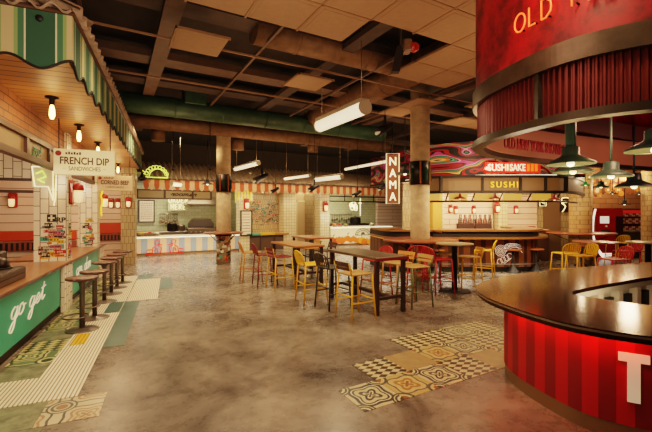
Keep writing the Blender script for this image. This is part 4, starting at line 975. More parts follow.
# canopy fascia over the bar
TANP = M('tan_fascia_panel', '5e452a', .5, emit='8e6a40', es=.05)
DF = 10.0
fp = [(rk(424, 10.3), 10.3), (rk(455, DF), DF), (rk(500, DF), DF), (rk(545, DF), DF), (rk(570, 10.2), 10.2), (rk(580, 10.8), 10.8), (rk(584, 11.8), 11.8)]
fc = spline(fp, 6); zt, zm = zat(176.5, DF), zat(192, DF)
t = thing('bar_canopy', 'steel framed canopy with tan panels and yellow sushi letters over the sushi bar', 'canopy', (0, 0, 0), RK)
MB().ribbon(fc, zm, zt, .03).build('panel_band', TANP, t)
mb = MB(); 
for z in (zt, zm): mb.ribbon(offset(fc, -.04, False), z-.035, z+.035, .1)
for u in (441, 482, 520, 545, 566): mb.cbox(rk(u, DF), DF-.0, zm, .06, .1, zt-zm)
zl = zat(201, DF); mb.tube([(x, y+.3, zl) for x, y in fc], .03, 6); 
for u in (449, 476, 504, 533, 562): mb.tube([(rk(u, DF), DF+.3, zl), (rk(u, DF), DF+.05, zm)], .02, 6)
mb.build('steel_frame', STEEL, t)
for k in range(5):
    x = rk(441+k*1, DF)
mb = MB(); [mb.cbox(rk(u, DF), DF+.3, zl+.03, .5, .02, zm-zl-.06) for u in (434, 462, 488, 518, 548)]; mb.build('lower_panel', M('lower_amber_panel', 'a8803c', .5, emit='c8963c', es=.5), t)
lettering('SUSHI', M('yellow_letters', 'f0c030', .4, emit='e0a818', es=.4), .15, t, (rk(503.5, DF), DF-.06, zat(187.5, DF)), width=rk(517, DF)-rk(490, DF), name='sign_letters', bev=.002, spacing=1.35)
for k, (u, v, lab) in enumerate(((462, 197.5, 'left'), (497.5, 197.5, 'middle'), (558, 198.5, 'right'))):
    s = thing('red_shade_lamp', f'small dark red enamel shade, {lab} of three under the sushi canopy', 'lamp', (*K(rk(u, DF), DF+.15), zat(v, DF)), RK)
    MB().lathe([(.15, -.03), (.13, 0), (.04, .04), (.025, .1), (0, .1)], 16).build('shade', M('dark_red_shade', '7a241a', .4), s); MB().ball((0, 0, -.02), .035).build('bulb', LAMPG, s); MB().tube([(0, 0, .1), (0, 0, zm-zat(v, DF))], .01, 5).build('rod', STEEL, s)
# painted mural fascia
MUR = mural_mat('swirl_mural')
mp = spline([(rk(371, 14), 14.0), (rk(398, 12.4), 12.4), (rk(428, 11.2), 11.2), (rk(470, 10.45), 10.45), (rk(520, 10.3), 10.3), (rk(585, 10.3), 10.3)], 8)
t = thing('mural_fascia', 'colourful swirling painted mural fascia above the sushi canopy', 'mural', (0, 0, 0), RK)
MB().ribbon(mp, 2.66, 3.62, .04).build('painted_board', MUR, t)
MB().ribbon(offset(mp, -.03, False), 2.6, 2.66, .1).build('bottom_rail', STEEL, t)
lv = [(x, y-.05) for x, y in mp[10:-4]]
MB().ribbon(lv, 2.655, 2.675, .02).build('light_strip', M('mural_light', 'fff0d0', .4, emit='ffe8c0', es=1.6), t)
dS = 9.6
t = thing('sushi_sake_sign', 'red lit sign with white capitals reading sushi sake below the mural', 'sign', (*K(rk(512, dS), dS), zat(173, dS)), RK); w = rk(540, dS)-rk(484.5, dS); h = zat(162.5, dS)-zat(173, dS)
MB().rbox(-w/2, w/2, -.04, .04, 0, h, .01).build('box', M('red_lightbox', 'c01c14', .5, emit='d82010', es=.55), t)
lettering('SUSHI', TEXTW, h*.62, t, (rk(497.5, dS)-rk(512, dS), -.045, h*.2), width=.52, name='white_letters', bev=.006); lettering('SAKE', TEXTW, h*.62, t, (rk(516.8, dS)-rk(512, dS), -.045, h*.2), width=.4, name='white_letters', bev=.006)
[MB().box(x, x+.07, -.048, -.04, h*.15, h*.85).build('orange_bar', M('orange_bar', 'e8641c', .5, emit='f0641c', es=.6), t) for x in (-.125, .36, .46, .56)]
mb = MB(); mb.vprism([(-w/2-.02, h*.35), (-w/2+.1, h*.2), (-w/2+.16, h*.45), (-w/2+.04, h*.6)], -.06, -.041); mb.build('white_fish', TEXTW, t)
mb = MB(); [mb.tube([(x, 0, h), (x, 0, 3.0-zat(173, dS)+.6)], .01, 5) for x in (-w*.3, w*.3)]; mb.build('hanger', STEEL, t)
# ================================================================== RED BAR (right), outline measured in (r, d)
front = [(1.515, 3.45), (1.60, 3.04), (1.73, 2.72), (1.92, 2.52), (2.2, 2.36), (2.7, 2.16), (3.4, 2.0), (4.6, 1.9)]
back = [(6.5, 1.95), (8.2, 2.6), (9.2, 4.2), (9.0, 6.2), (7.2, 6.65), (5.2, 6.0), (3.9, 5.5), (2.915, 5.085), (2.25, 4.7), (1.87, 4.38), (1.625, 4.05), (1.53, 3.78)]
OUT = spline(front + back, 8, True)
hole = spline([(2.43, 3.717), (2.55, 3.45), (2.789, 3.209), (3.3, 2.95), (4.4, 2.8), (6.2, 2.9), (7.6, 3.6), (7.6, 5.2), (6.3, 5.5), (5.0, 5.05), (4.03, 4.637), (3.0, 4.1)], 6, True)
def poly_in(o): return [(x, y) for x, y in offset(OUT, o, True)]
COPPER = M('brown_copper_top', '5e3a26', .13, .9, var=.18, nscale=2.5, bump=.02)
REDA = M('bright_red_panel', 'a80a12', .55); REDB = M('deep_red_panel', '76060d', .55)
bar = thing('red_bar', 'large curved red striped bar with copper worktop and white capital lettering', 'bar', (0, 0, 0), RK)
def ring_slab(out, inn, z0, z1):
    """flat ring between an outline and its hole, triangulated by nearest matching"""
    mb = MB(); bm = bmesh.new(); e = []
    for loop in (out, inn):
        vs = [bm.verts.new((x, y, 0)) for x, y in loop]; e += [bm.edges.new((vs[i], vs[(i+1) % len(vs)])) for i in range(len(vs))]
    bmesh.ops.triangle_fill(bm, edges=e, use_beauty=True)
    bm.verts.index_update(); V = [tuple(v.co) for v in bm.verts]; T = [tuple(v.index for v in f.verts) for f in bm.faces]; bm.free()
    mb.add([(x, y, z1) for x, y, _ in V], T); mb.add([(x, y, z0) for x, y, _ in V], T)
    for loop in (out, inn):
        n = len(loop); mb.add([(x, y, z0) for x, y in loop] + [(x, y, z1) for x, y in loop], [(i, (i+1) % n, n+(i+1) % n, n+i) for i in range(n)])
    return mb
ring_slab(OUT, hole, .81, .85).build('worktop', COPPER, bar, merge=True)
MB().ribbon(poly_in(.02), .785, .81, .05, True).build('lower_edge', M('dark_copper_edge', '3a2416', .35, .8), bar)
MB().ribbon(poly_in(-.006), .825, .838, .01, True).build('bright_edge_line', CHROME, bar)
IN = poly_in(.27); s = 0; mb = MB(); n = len(IN); seg = 0
acc = [0]
for i in range(n): a, c = IN[i], IN[(i+1) % n]; acc.append(acc[-1]+hypot(c[0]-a[0], c[1]-a[1]))
def at_s(P, A, s, closed=True):
    s = s % A[-1]
    for i in range(len(A)-1):
        if A[i+1] >= s:
            t = (s-A[i])/max(1e-9, A[i+1]-A[i]); a, c = P[i], P[(i+1) % len(P)]
            return (a[0]+(c[0]-a[0])*t, a[1]+(c[1]-a[1])*t)
    return P[0]
sw = .105; N = int(acc[-1]/sw)//2*2; sw = acc[-1]/N
for k in range(N):
    mb.mi = k % 2; q = [at_s(IN, acc, (k+j/3)*sw) for j in range(4)]
    for a, c in zip(q, q[1:]): mb.quad((*a, .12), (*c, .12), (*c, .785), (*a, .785))
mb.build('striped_front', [REDA, REDB], bar)
MB().ribbon(poly_in(.28), 0, .12, .03, True).build('kick_board', M('bronze_kick', '8a7050', .4, .6), bar)
MB().ribbon(poly_in(.23), .765, .783, .02, True).build('red_light_strip', M('red_led', 'ff5040', .4, emit='ff3020', es=7), bar)
# T lettering on the red front
def on_curve(P, u):
    best = None
    for i in range(len(P)):
        a, c = P[i], P[(i+1) % len(P)]
        fa, fc_ = a[0]-sx(u)*a[1], c[0]-sx(u)*c[1]
        if fa*fc_ <= 0 and a[1] > 0:
            t = fa/(fa-fc_) if fa != fc_ else 0; p = (a[0]+(c[0]-a[0])*t, a[1]+(c[1]-a[1])*t)
            if best is None or p[1] < best[1]: best = (p[0], p[1], atan2(c[1]-a[1], c[0]-a[0]))
    return best
p = on_curve(IN, 633.5)
T_ = MB(); T_.vprism([(-.036, 0), (.036, 0), (.036, .285), (.088, .285), (.088, .345), (-.088, .345), (-.088, .285), (-.036, .285)], -.02, -.003)
o = T_.build('white_capital', M('warm_white_letter', 'e8d9b4', .5, emit='e8d9b4', es=.3), bar, (p[0], p[1], .3), p[2])
# inner back-bar of the far side: white framed openings under the worktop
t = thing('back_bar_shelving', 'white framed under counter shelving on the inner side of the red bar', 'shelving', (*K(3.05, 4.22), 0), RK + atan2(4.637-4.1, 4.03-3.0))
WB = M('white_tiled_shelving', 'b8a78c', .5)
mb = MB(); mb.box(-.5, 3.2, .03, .08, .1, .8); mb.box(-.5, 3.2, -.05, .03, .74, .8); mb.box(-.5, 3.2, -.05, .03, .1, .2)
for k in range(9): mb.rbox(-.5+k*.42, -.4+k*.42, -.06, .03, .2, .74, .006)
mb.build('white_frame', WB, t)
mb = MB(); [mb.box(-.4+k*.42, -.08+k*.42, -.01, .028, .2, .66) for k in range(8)]; mb.build('painted_dark_opening', BLACK, t)  # matt black panels paint the shade inside the framed openings
mb = MB(); [mb.box(-.4+k*.42, -.08+k*.42, -.045, -.01, .45, .47) for k in range(8)]; mb.build('shelf', WB, t)
# ---- canopy drum above the bar
can = thing('drum_canopy', 'red drum canopy with metal band, ribbed panels and orange neon capitals over the red bar', 'canopy', (0, 0, 0), RK)
def red_drum():
    m, nt, b = new_mat('mottled_red_drum')
    tc = nt.nodes.new('ShaderNodeTexCoord'); nz = nt.nodes.new('ShaderNodeTexNoise'); nz.inputs['Scale'].default_value = 3.2; nz.inputs['Detail'].default_value = 8; nz.inputs['Roughness'].default_value = .7
    nt.links.new(tc.outputs['Object'], nz.inputs[0]); rp = nt.nodes.new('ShaderNodeValToRGB'); rp.color_ramp.elements[0].position = .4; rp.color_ramp.elements[0].color = (*hx('4a030a'), 1); rp.color_ramp.elements[1].position = .58; rp.color_ramp.elements[1].color = (*hx('980e1a'), 1)
    nt.links.new(nz.outputs['Fac'], rp.inputs[0]); nt.links.new(rp.outputs[0], b.inputs['Base Color']); b.inputs['Roughness'].default_value = .5
    return m
DRUM = red_drum()
MB().ribbon(OUT, 2.87, 4.16, .05, True).build('red_drum', DRUM, can)
BAND = M('scuffed_steel_band', '5e5042', .38, .75, var=.4, nscale=3.5)
MB().ribbon(poly_in(-.03), 2.72, 2.88, .09, True).build('metal_band', BAND, can)
# ribbed strip
IN2 = poly_in(.015); A2 = [0]
for i in range(len(IN2)): a, c = IN2[i], IN2[(i+1) % len(IN2)]; A2.append(A2[-1]+hypot(c[0]-a[0], c[1]-a[1]))
mb = MB(); st_ = .0112; nn = int(A2[-1]/st_); pts = []
for k in range(nn):
    q = at_s(IN2, A2, k*A2[-1]/nn); pts.append(q)
off = offset(pts, .022, True); zig = [pts[k] if k % 4 < 2 else off[k] for k in range(nn)]
vs = [(x, y, 2.36) for x, y in zig] + [(x, y, 2.73) for x, y in zig]; mb.add(vs, [(i, (i+1) % nn, nn+(i+1) % nn, nn+i) for i in range(nn)])
RIBM = M('ribbed_copper_sheet', '6e2c26', .4, .5, var=.2, nscale=3); mb.build('ribbed_strip', RIBM, can)
pq = on_curve(IN2, 538); SP = A2[min(range(len(IN2)), key=lambda i: hypot(IN2[i][0]-pq[0], IN2[i][1]-pq[1]))]
mb = MB(); mb.ribbon(poly_in(-.035), 2.305, 2.365, .11, True)
for q in range(0, 40):
    k = at_s(IN2, A2, SP + q*1.7)
    if q < A2[-1]/1.7 - .5: mb.cbox(k[0], k[1], 2.36, .05, .05, .37)
mb.build('lower_ring', M('dark_ring_steel', '4a4034', .4, .7, var=.25, nscale=5), can)
mb = ring_slab(poly_in(.06), offset(hole, -.35, True), 2.78, 2.81); mb.build('red_soffit', M('soffit_red', '8a1420', .45), can)
MB().ribbon(offset(hole, -.35, True), 2.62, 2.81, .04, True).build('soffit_edge', M('dark_soffit_edge', '3a1210', .5), can)
# inner pale face of the far side with reversed red lettering
far = [pt for pt in poly_in(.075)]
i0 = min(range(len(far)), key=lambda i: hypot(far[i][0]-5.2, far[i][1]-5.95)); i1 = min(range(len(far)), key=lambda i: hypot(far[i][0]-1.72, far[i][1]-4.1))
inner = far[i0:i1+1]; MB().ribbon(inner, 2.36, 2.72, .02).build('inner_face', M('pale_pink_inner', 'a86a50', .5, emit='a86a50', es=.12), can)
p0 = K; 
txt = 'STEAKS NEW YORK ROMANCES'
a_, c_ = (3.75, 5.34), (2.15, 4.5); 
ang = atan2(c_[1]-a_[1], c_[0]-a_[0]); L = hypot(c_[0]-a_[0], c_[1]-a_[1])
o = lettering('OLD NEW YORK SHOWROOMS', M('red_reversed_letters', '8c141c', .5), .12, can, (0, 0, 0), (pi/2, 0, 0), width=1.35, name='reversed_letters', bev=.004)
mid = on_curve(inner, 537); o.location = (mid[0]+.05*sin(mid[2])*1, mid[1]-.06, 2.36); o.rotation_euler = (pi/2, 0, mid[2])
# orange neon capitals on the drum
A3 = [0]
for i in range(len(OUT)): a, c = OUT[i], OUT[(i+1) % len(OUT)]; A3.append(A3[-1]+hypot(c[0]-a[0], c[1]-a[1]))
def s_of(u):
    p = on_curve(OUT, u); return min(range(len(OUT)), key=lambda i: hypot(OUT[i][0]-p[0], OUT[i][1]-p[1])), p
hk = MB()
lets = (('O', 519, 530), ('L', 533, 541), ('D', 545, 556.5), ('F', 574, 584), ('A', 590, 601), ('R', 606, 616))
for ch, u0, u1 in lets:
    P0, P1 = on_curve(OUT, u0), on_curve(OUT, u1); mb = MB()
    for ln in CAPS[ch]:
        q = []
        for a, b in ln:
            x = P0[0]+(P1[0]-P0[0])*a; y = P0[1]+(P1[1]-P0[1])*a; nx, ny = sin(P0[2]), -cos(P0[2])
            q.append((x+nx*.045, y+ny*.045, 3.1+b*.145))
        mb.tube(q, .007, 6)
    x, y = (P0[0]+P1[0])/2, (P0[1]+P1[1])/2; nx, ny = sin(P0[2]), -cos(P0[2]); mb.build('neon_capital', NEONO, can); MB().tube([(x, y, 3.115), (x+nx*.05, y+ny*.05, 3.115)], .008, 5).build('neon_holder', STEEL, can)

for u in (522, 547, 575):
    P0 = on_curve(OUT, u); nx, ny = sin(P0[2]), -cos(P0[2]); x, y = K(P0[0]+nx*.14, P0[1]+ny*.14); light('POINT', (x, y, 3.2), 2.2, 'ff3a20', .06)
# ---- pendant shades under the drum
SH = M('grey_green_enamel', '5c7c70', .35, .3, var=.15, nscale=6); SHI = M('pale_shade_inside', '5c604c', .4)
def pendant(u, v, d, D, lab, stem=.012, mat=SH, top=2.8, lit=True, name='pendant_lamp'):
    z = zat(v, d); t = thing(name, lab, 'lamp', (*K(rk(u, d), d), z), RK); R = D/2
    sh_ = MB().lathe([(R, 0), (R*1.0, .012), (R*.72, R*.22), (R*.42, R*.38), (R*.36, R*.46), (R*.36, R*.78), (R*.2, R*.86), (0, R*.86)], 28, cap=False).build('shade', mat, t)
    MB().lathe([(R*.98, .005), (R*.7, R*.2), (R*.3, R*.34), (0, R*.36)], 28, cap=False).build('shade_inside', SHI, sh_)
    MB().ball((0, 0, R*.03), R*.17, R*.17, R*.13).build('bulb', M('opal_bulb', 'fff0c8', .3, emit='ffe4a8', es=3), sh_)
    MB().tube([(0, 0, R*.85), (0, 0, max(R*.9, top-z))], stem, 8).build('stem', mat, t)
    if lit: light('POINT', (*K(rk(u, d), d), z-R*.3), 7, 'ffd090', .08)
    return t
pendant(570.6, 164.5, 3.4, .39, 'thick stemmed grey green enamel pendant shade, nearest the reversed lettering', .045)
pendant(573, 172.5, 4.3, .41, 'grey green pendant shade partly hidden just below the thick stemmed one', .014)
pendant(611, 177, 3.9, .38, 'thin stemmed grey green pendant shade over the middle of the copper bar')
pendant(656, 150.5, 2.75, .38, 'grey green pendant shade cut off by the right edge')
pendant(634, 187, 5.0, .44, 'dark blue pendant shade low at the right over the far worktop', .012, M('navy_enamel', '23343c', .35, .3))
# ================================================================== HIGH TABLES AND CHAIRS
TW = M('orange_brown_table_wood', '9a5c30', .3, var=.22, nscale=6, coat=.3, stretch=(1, 5, 1))
TM = M('tarnished_metal_table', '71604f', .28, .6, var=.4, nscale=3); TMR = M('red_painted_edge', '6e1c24', .4)
LEGM = M('dark_table_leg', '3b2e26', .45, .4)
def high_table(x0, x1, y0, y1, z, top, lab, edge=None):
    t = thing('high_table', lab, 'table', ((x0+x1)/2, (y0+y1)/2, 0)); w, l = (x1-x0)/2, (y1-y0)/2
    MB().rbox(-w, w, -l, l, z-.045, z, .008).build('tabletop', top, t)
    if edge: MB().rbox(-w-.004, w+.004, -l-.004, -l+.02, z-.06, z-.012, .003).rbox(w-.02, w+.004, -l, l*.2, z-.06, z-.012, .003).build('red_edge', edge, t)
    for sx_ in (-1, 1):
        for sy in (-1, 1): MB().rbox(sx_*(w-.06)-.035, sx_*(w-.06)+.035, sy*(l-.07)-.03, sy*(l-.07)+.03, 0, z-.045, .006).build('leg', LEGM, t)
    mb = MB(); mb.rbox(-.04, .04, -l+.08, l-.08, .24, .29, .006)
    for sy in (-1, 1): mb.rbox(-w+.08, w-.08, sy*(l-.07)-.02, sy*(l-.07)+.02, .24, .29, .006)
    mb.build('stretcher', LEGM, t); return t
high_table(3.58, 4.24, 4.72, 6.28, .93, TM, 'high table with tarnished metal top and red edge, nearest to the camera', TMR)
high_table(3.52, 4.25, 7.55, 9.12, .89, TW, 'high table with orange brown wooden top behind the metal topped one')
high_table(4.9, 5.7, 9.6, 10.9, .9, TW, 'light wooden high table in front of the pumpkin counter')
COLORS = {'yellow': M('yellow_chair_paint', 'dca61c', .4, var=.08, nscale=9), 'red': M('red_chair_paint', 'a81a1c', .4, var=.08, nscale=9), 'olive': M('olive_chair_paint', '5a6238', .45), 'dark': M('dark_chair_paint', '2c2620', .45), 'amber': M('amber_chair_paint', 'c07c30', .45), 'maroon': M('maroon_chair_paint', '6e1a1c', .45)}
SLATB = M('dark_brown_slat', '4a2c1a', .5); SLATT = M('tan_slat', 'b08348', .5)
PROTO = {}
def make_chair(frame, seat, back, style, loc, rot, label):
    """bar chair facing +x; local origin on the floor under the seat"""
    t = thing('bar_chair', label, 'chair', loc, rot, 'slatted metal bar chairs')
    f = COLORS[frame]; H = .70; w = .2
    mb = MB(); c = [(-w+.03, -w), (w-.05, -w), (w, -w+.05), (w, w-.05), (w-.05, w), (-w+.03, w), (-w, w-.03), (-w, -w+.03)]
    for k in range(7):
        y = -w+.028+k*(2*w-.056)/6; mb.box(-w+.02, w-.01, y-.02, y+.02, H-.008-.006*cos((y)/w*1.4), H+.004-.006*cos(y/w*1.4))
    mb.tube([(x, y, H-.006) for x, y in c], .013, 6, True); mb.build('seat', seat, t)
    for sx_ in (-1, 1):
        for sy in (-1, 1):
            MB().tube([(sx_*(w-.015), sy*(w-.015), H-.01), (sx_*(w+.03), sy*(w+.025), 0)], .0145, 8).build('leg', f, t)
    a = w+.016; mb = MB(); z = .27
    for p in ([(-a, -a, z), (a, -a, z)], [(-a, a, z), (a, a, z)], [(a, -a, z+.03), (a, a, z+.03)], [(-a, -a, z+.1), (-a, a, z+.1)]): mb.tube(p, .011, 6)
    mb.build('footrest', f, t)
    bk = MB(); top = .945; sl = -.07
    def bp(y, z): s = (z-H)/(top-H); return (-w-.005+sl*s - .02*(1-(y/w)**2), y, z)
    if style == 'fan':
        ol = [bp(-w+.02, H), bp(-w-.005, H+.08), bp(-w+.0, H+.16), bp(-w+.05, H+.22), bp(-.06, top), bp(.06, top), bp(w-.05, H+.22), bp(w, H+.16), bp(w+.005, H+.08), bp(w-.02, H)]
        bf = bk.tube(ol, .013, 6).build('back_frame', f, t); sb_ = MB()
        for k in range(7):
            y = (-w+.045)+k*(2*w-.09)/6; zt_ = top-.012-.06*(abs(y)/w)**3; p0, p1 = bp(y*.9, H+.02), bp(y, zt_)
            sb_.add([(p0[0]-.005, p0[1]-.012, p0[2]), (p0[0]-.005, p0[1]+.012, p0[2]), (p1[0]-.005, p1[1]+.014, p1[2]), (p1[0]-.005, p1[1]-.014, p1[2]), (p0[0]+.005, p0[1]-.012, p0[2]), (p0[0]+.005, p0[1]+.012, p0[2]), (p1[0]+.005, p1[1]+.014, p1[2]), (p1[0]+.005, p1[1]-.014, p1[2])], [(0, 1, 2, 3), (7, 6, 5, 4), (0, 4, 5, 1), (1, 5, 6, 2), (2, 6, 7, 3), (3, 7, 4, 0)])
        sb_.build('backrest', back, t)
    else:
        for s in (-1, 1): MB().tube([bp(s*(w-.01), H-.01), bp(s*(w-.0), top-.06)], .0135, 6).build('back_upright', f, t)
        sb_ = MB()
        for z0, z1 in ((H+.06, H+.105), (H+.125, H+.19)):
            vs = []; 
            for k in range(7):
                y = -w-.01+k*(2*w+.02)/6; p0, p1 = bp(y, z0), bp(y, z1); vs += [(p0[0]-.006, y, z0), (p0[0]+.006, y, z0), (p1[0]+.006, y, z1), (p1[0]-.006, y, z1)]
            fs = [(0, 1, 2, 3), (24, 27, 26, 25)]
            for k in range(6):
                for j in range(4): fs.append((k*4+j, k*4+(j+1) % 4, k*4+4+(j+1) % 4, k*4+4+j))
            sb_.add(vs, fs)
        sb_.build('backrest', back, t)
    return t
def chair(kind, u, v, rot, label, xy=None):
    x, y = xy or gnd(u, v)
    if kind in PROTO: return dup(PROTO[kind], (x, y, 0), rot, label)
    fr, style, seat, back = kind; 
    C = lambda n: {'slatb': SLATB, 'slatt': SLATT}.get(n) or COLORS[n]
    PROTO[kind] = make_chair(fr, C(seat), C(back), style, (x, y, 0), rot, label); return PROTO[kind]
YF = ('yellow', 'fan', 'yellow', 'yellow'); RF = ('red', 'fan', 'red', 'red'); YS = ('yellow', 'slat', 'slatt', 'slatb'); OS = ('olive', 'slat', 'slatt', 'slatt'); DF_ = ('dark', 'fan', 'dark', 'dark'); AF = ('amber', 'fan', 'slatt', 'amber'); MF = ('maroon', 'fan', 'maroon', 'maroon'); YA = ('yellow', 'slat', 'slatt', 'amber')
chair(YS, 0, 0, radians(2), 'yellow bar chair with dark brown back slats at the near metal topped table', (3.30, 4.90))
chair(YF, 0, 0, radians(-5), 'yellow fan backed bar chair at the far left corner of the near metal topped table', (3.17, 6.15))
chair(DF_, 0, 0, radians(4), 'nearly black bar chair between the yellow chairs at the metal topped table', (3.32, 5.62))
chair(AF, 0, 0, radians(-8), 'amber brown bar chair, farthest left of the wooden high table', (2.86, 8.7))
chair(MF, 0, 0, radians(-4), 'maroon bar chair at the left side of the wooden high table', (2.98, 8.08))
chair(('yellow', 'slat', 'maroon', 'maroon'), 0, 0, radians(3), 'yellow legged bar chair with maroon seat at the near corner of the wooden table', (3.12, 7.52))
chair(('dark', 'slat', 'amber', 'amber'), 0, 0, radians(180), 'amber slatted bar chair behind the wooden high table on its right side', (4.52, 8.9))
chair(('dark', 'slat', 'slatb', 'slatb'), 0, 0, radians(178), 'dark brown slatted bar chair on the right side of the wooden high table', (4.55, 8.15))
chair(OS, 0, 0, radians(176), 'olive legged bar chair with tan slats at the right end of the metal topped table', (4.62, 5.0))
chair(RF, 0, 0, radians(182), 'red fan backed bar chair on the far side of the metal topped table', (4.58, 6.05))
chair(('amber', 'slat', 'slatt', 'amber'), 0, 0, radians(186), 'amber legged bar chair beside the red one behind the metal topped table', (4.66, 5.5))
chair(RF, 0, 0, radians(60), 'red bar chair standing by the concrete column of the sushi bar', (5.68, 6.12))
chair(RF, 0, 0, radians(-10), 'red bar chair at the left of the small round pedestal table', (5.75, 5.52))
chair(('olive', 'slat', 'slatt', 'amber'), 0, 0, radians(-60), 'olive bar chair with an orange slat back behind the small round pedestal table', (6.62, 6.1))
chair(YA, 0, 0, radians(150), 'yellow bar chair with orange back slats right of the small round pedestal table', (6.62, 5.5))
chair(YF, 0, 0, radians(120), 'yellow fan backed bar chair by the line art neon of the sushi bar', (8.1, 6.25))
def kk(u, v): return gnd(u, v)
chair(YF, 565, 283, radians(62), 'yellow bar chair facing the right end of the sushi bar')
chair(YF, 580.5, 287, radians(150), 'yellow bar chair beside the far dark pedestal table, second along')
chair(YF, 617, 265, radians(62), 'yellow bar chair in front of the red vending machine')
chair(RF, 614, 293, radians(152), 'red bar chair nearest the copper bar at the right')
chair(RF, 626, 279, radians(150), 'red bar chair behind the nearest red one at the right')
chair(RF, 655, 281, radians(146), 'red bar chair cut off by the right edge')
# small round pedestal table, and others
def pedestal(x, y, z, r, lab, top, rb=.3):
    t = thing('pedestal_table', lab, 'table', (x, y, 0))
    MB().lathe([(0, z-.035), (r-.02, z-.035), (r, z-.025), (r, z-.006), (r-.01, z), (0, z)], 32).build('tabletop', top, t)
    MB().lathe([(.055, .03), (.055, z-.06), (.14, z-.036)], 16).build('pole', BLACK, t)
    MB().lathe([(rb, 0), (rb, .012), (rb*.9, .022), (.06, .04)], 28).build('base', BLACK, t)
PTOP = M('pale_worn_tabletop', '8c7a58', .3, var=.2, nscale=5)
x, y = gnd(454.5, 291); pedestal(x, y, 1.0, .38, 'small round pedestal table with pale worn top in front of the concrete column', PTOP, .32)
x, y = K(rk(596, 9.6), 9.6); pedestal(x, y, .9, .52, 'round pedestal table with wooden top before the vending machine', RINGWOOD, .3)
x, y = K(rk(648, 8.2), 8.2); pedestal(x, y, 1.0, .4, 'pale round pedestal table at the far right', PTOP)
# low pedestal seats with cone feet along the sushi bar
t0 = None
for k, (u, v, lab) in enumerate(((513, 272.5, 'first cone footed stool along the sushi bar, by the line art neon'), (536, 271.5, 'second cone footed stool along the sushi bar'), (581, 266, 'cone footed stool by the yellow chairs at the end of the sushi bar'), (437, 273, 'cone footed stool behind the small round pedestal table'))):
    x, y = gnd(u, v)
    if t0 is None:
        t0 = thing('cone_foot_stool', lab, 'stool', (x, y, 0), RK, 'cone footed stools at the sushi bar')
        MB().lathe([(.19, 0), (.19, .015), (.1, .1), (.05, .2), (.035, .3), (.035, .6)], 20).build('cone_foot', BLACK, t0); MB().lathe([(0, .6), (.19, .6), (.2, .615), (.2, .635), (.18, .64), (0, .64)], 24).build('seat', M('orange_wood_seat', 'a8622c', .4), t0)
    else: dup(t0, (x, y, 0), RK, lab)
# ================================================================== FAR RIGHT CORNER
DT = 12.0; x, y = K(rk(580.5, DT), DT)
struct(MB().lathe([(.32, 0), (.32, 3.4)], 32).build('pillar_10', brick_mat('tan_column_tile', 'cda878', 'c09a68', '8a6a44', .14, .14, .008, .4), loc=(x, y, 0)))
ring_table(x, y, 1.0, .95, 'round wooden ring table about the tan tiled column at the end of the sushi bar')
collage((*K(rk(581, DT-.34), DT-.34), .15), RK, .5, .65, 24, 31, 'collage of stickers low on the tan tiled column')
x, y = K(rk(650, 10.5), 10.5); struct(MB().lathe([(.2, 0), (.2, 3.4)], 28).build('pillar_11', MATS['tan_column_tile'], loc=(x, y, 0)))
DV = 13.2
struct(kbox([(rk(585, 15.6), 16, 15.6, 15.8, 0, 4.6)], brick_mat('rosy_brick', 'a5724c', '96623f', '5e3c26', .5, .2, .01, .6), 'wall_far_right'))
vm = thing('vending_machine', 'tall red drinks dispenser with white curved side and small screen', 'vending machine', (*K(rk(609, DV), DV), 0), RK - .1); vw = .48
VR = M('vending_red', '8c0f14', .25, coat=.5); 
MB().rbox(-vw, vw, 0, .8, .04, 1.78, .03).build('cabinet', VR, vm)
mb = MB(); P_ = spline([(-.42, 1.76), (-.5, 1.3), (-.49, .8), (-.33, .35), (-.1, .05)], 6); Q_ = [(a-.07-.13*max(0, .5-b)*1.2, b) for a, b in P_]
for i in range(len(P_)-1): mb.quad((P_[i][0], -.012, P_[i][1]), (P_[i+1][0], -.012, P_[i+1][1]), (Q_[i+1][0], -.012, Q_[i+1][1]), (Q_[i][0], -.012, Q_[i][1]))
mb.build('white_curve', M('glowing_white_edge', 'f4e8dc', .3, emit='f4e0d0', es=1.6), vm)
MB().rbox(-.3, .0, -.02, 0, 1.25, 1.5, .01).build('screen', M('vending_screen', 'd8c8b8', .3, emit='e0d0c0', es=.9), vm); MB().rbox(-.25, .05, -.015, .01, .85, 1.02, .01).build('outlet', BLACK, vm); MB().rbox(-.12, -.06, -.03, 0, 1.12, 1.18, .01).build('button', WHITEP, vm)
MB().box(.22, .46, -.006, 0, .1, 1.5).build('dark_side_panel', M('dark_vending_panel', '2a0c0c', .3), vm)
MB().box(-.2, .1, -.02, 0, .08, .2).build('lower_white_panel', MATS['glowing_white_edge'], vm)
# wall shelf of red and white cartons
DSH = 14.6; sh = thing('display_shelf', 'lit wall display shelf of red and white cartons right of the vending machine', 'shelf', (*K(rk(633, DSH), DSH), 0), RK)
SHM = M('display_dark', '4a241c', .5); mb = MB(); mb.box(-.75, .75, .3, .34, .5, 1.72); mb.box(-.79, -.75, -.1, .34, 0, 1.76); mb.box(.75, .79, -.1, .34, 0, 1.76); mb.box(-.79, .79, -.1, .34, 1.72, 1.76); mb.build('case', SHM, sh)
for z in (.55, .9, 1.2, 1.48): MB().box(-.75, .75, -.06, .3, z-.02, z).build('shelf_board', M('display_board', '8a5a40', .5), sh)
MB().box(-.75, .75, -.1, -.08, 1.6, 1.72).build('red_header', M('display_red_header', 'b02420', .5, emit='c02820', es=.5), sh); lettering('FRESH', TEXTW, .07, sh, (0, -.105, 1.63), width=.6, bev=.003, name='header_letters') if False else None
CR = M('carton_red', 'a82822', .5); CW = M('carton_white', 'd8c4a8', .5); o0 = {}
lv4 = ('bottom', 'second', 'third', 'top')
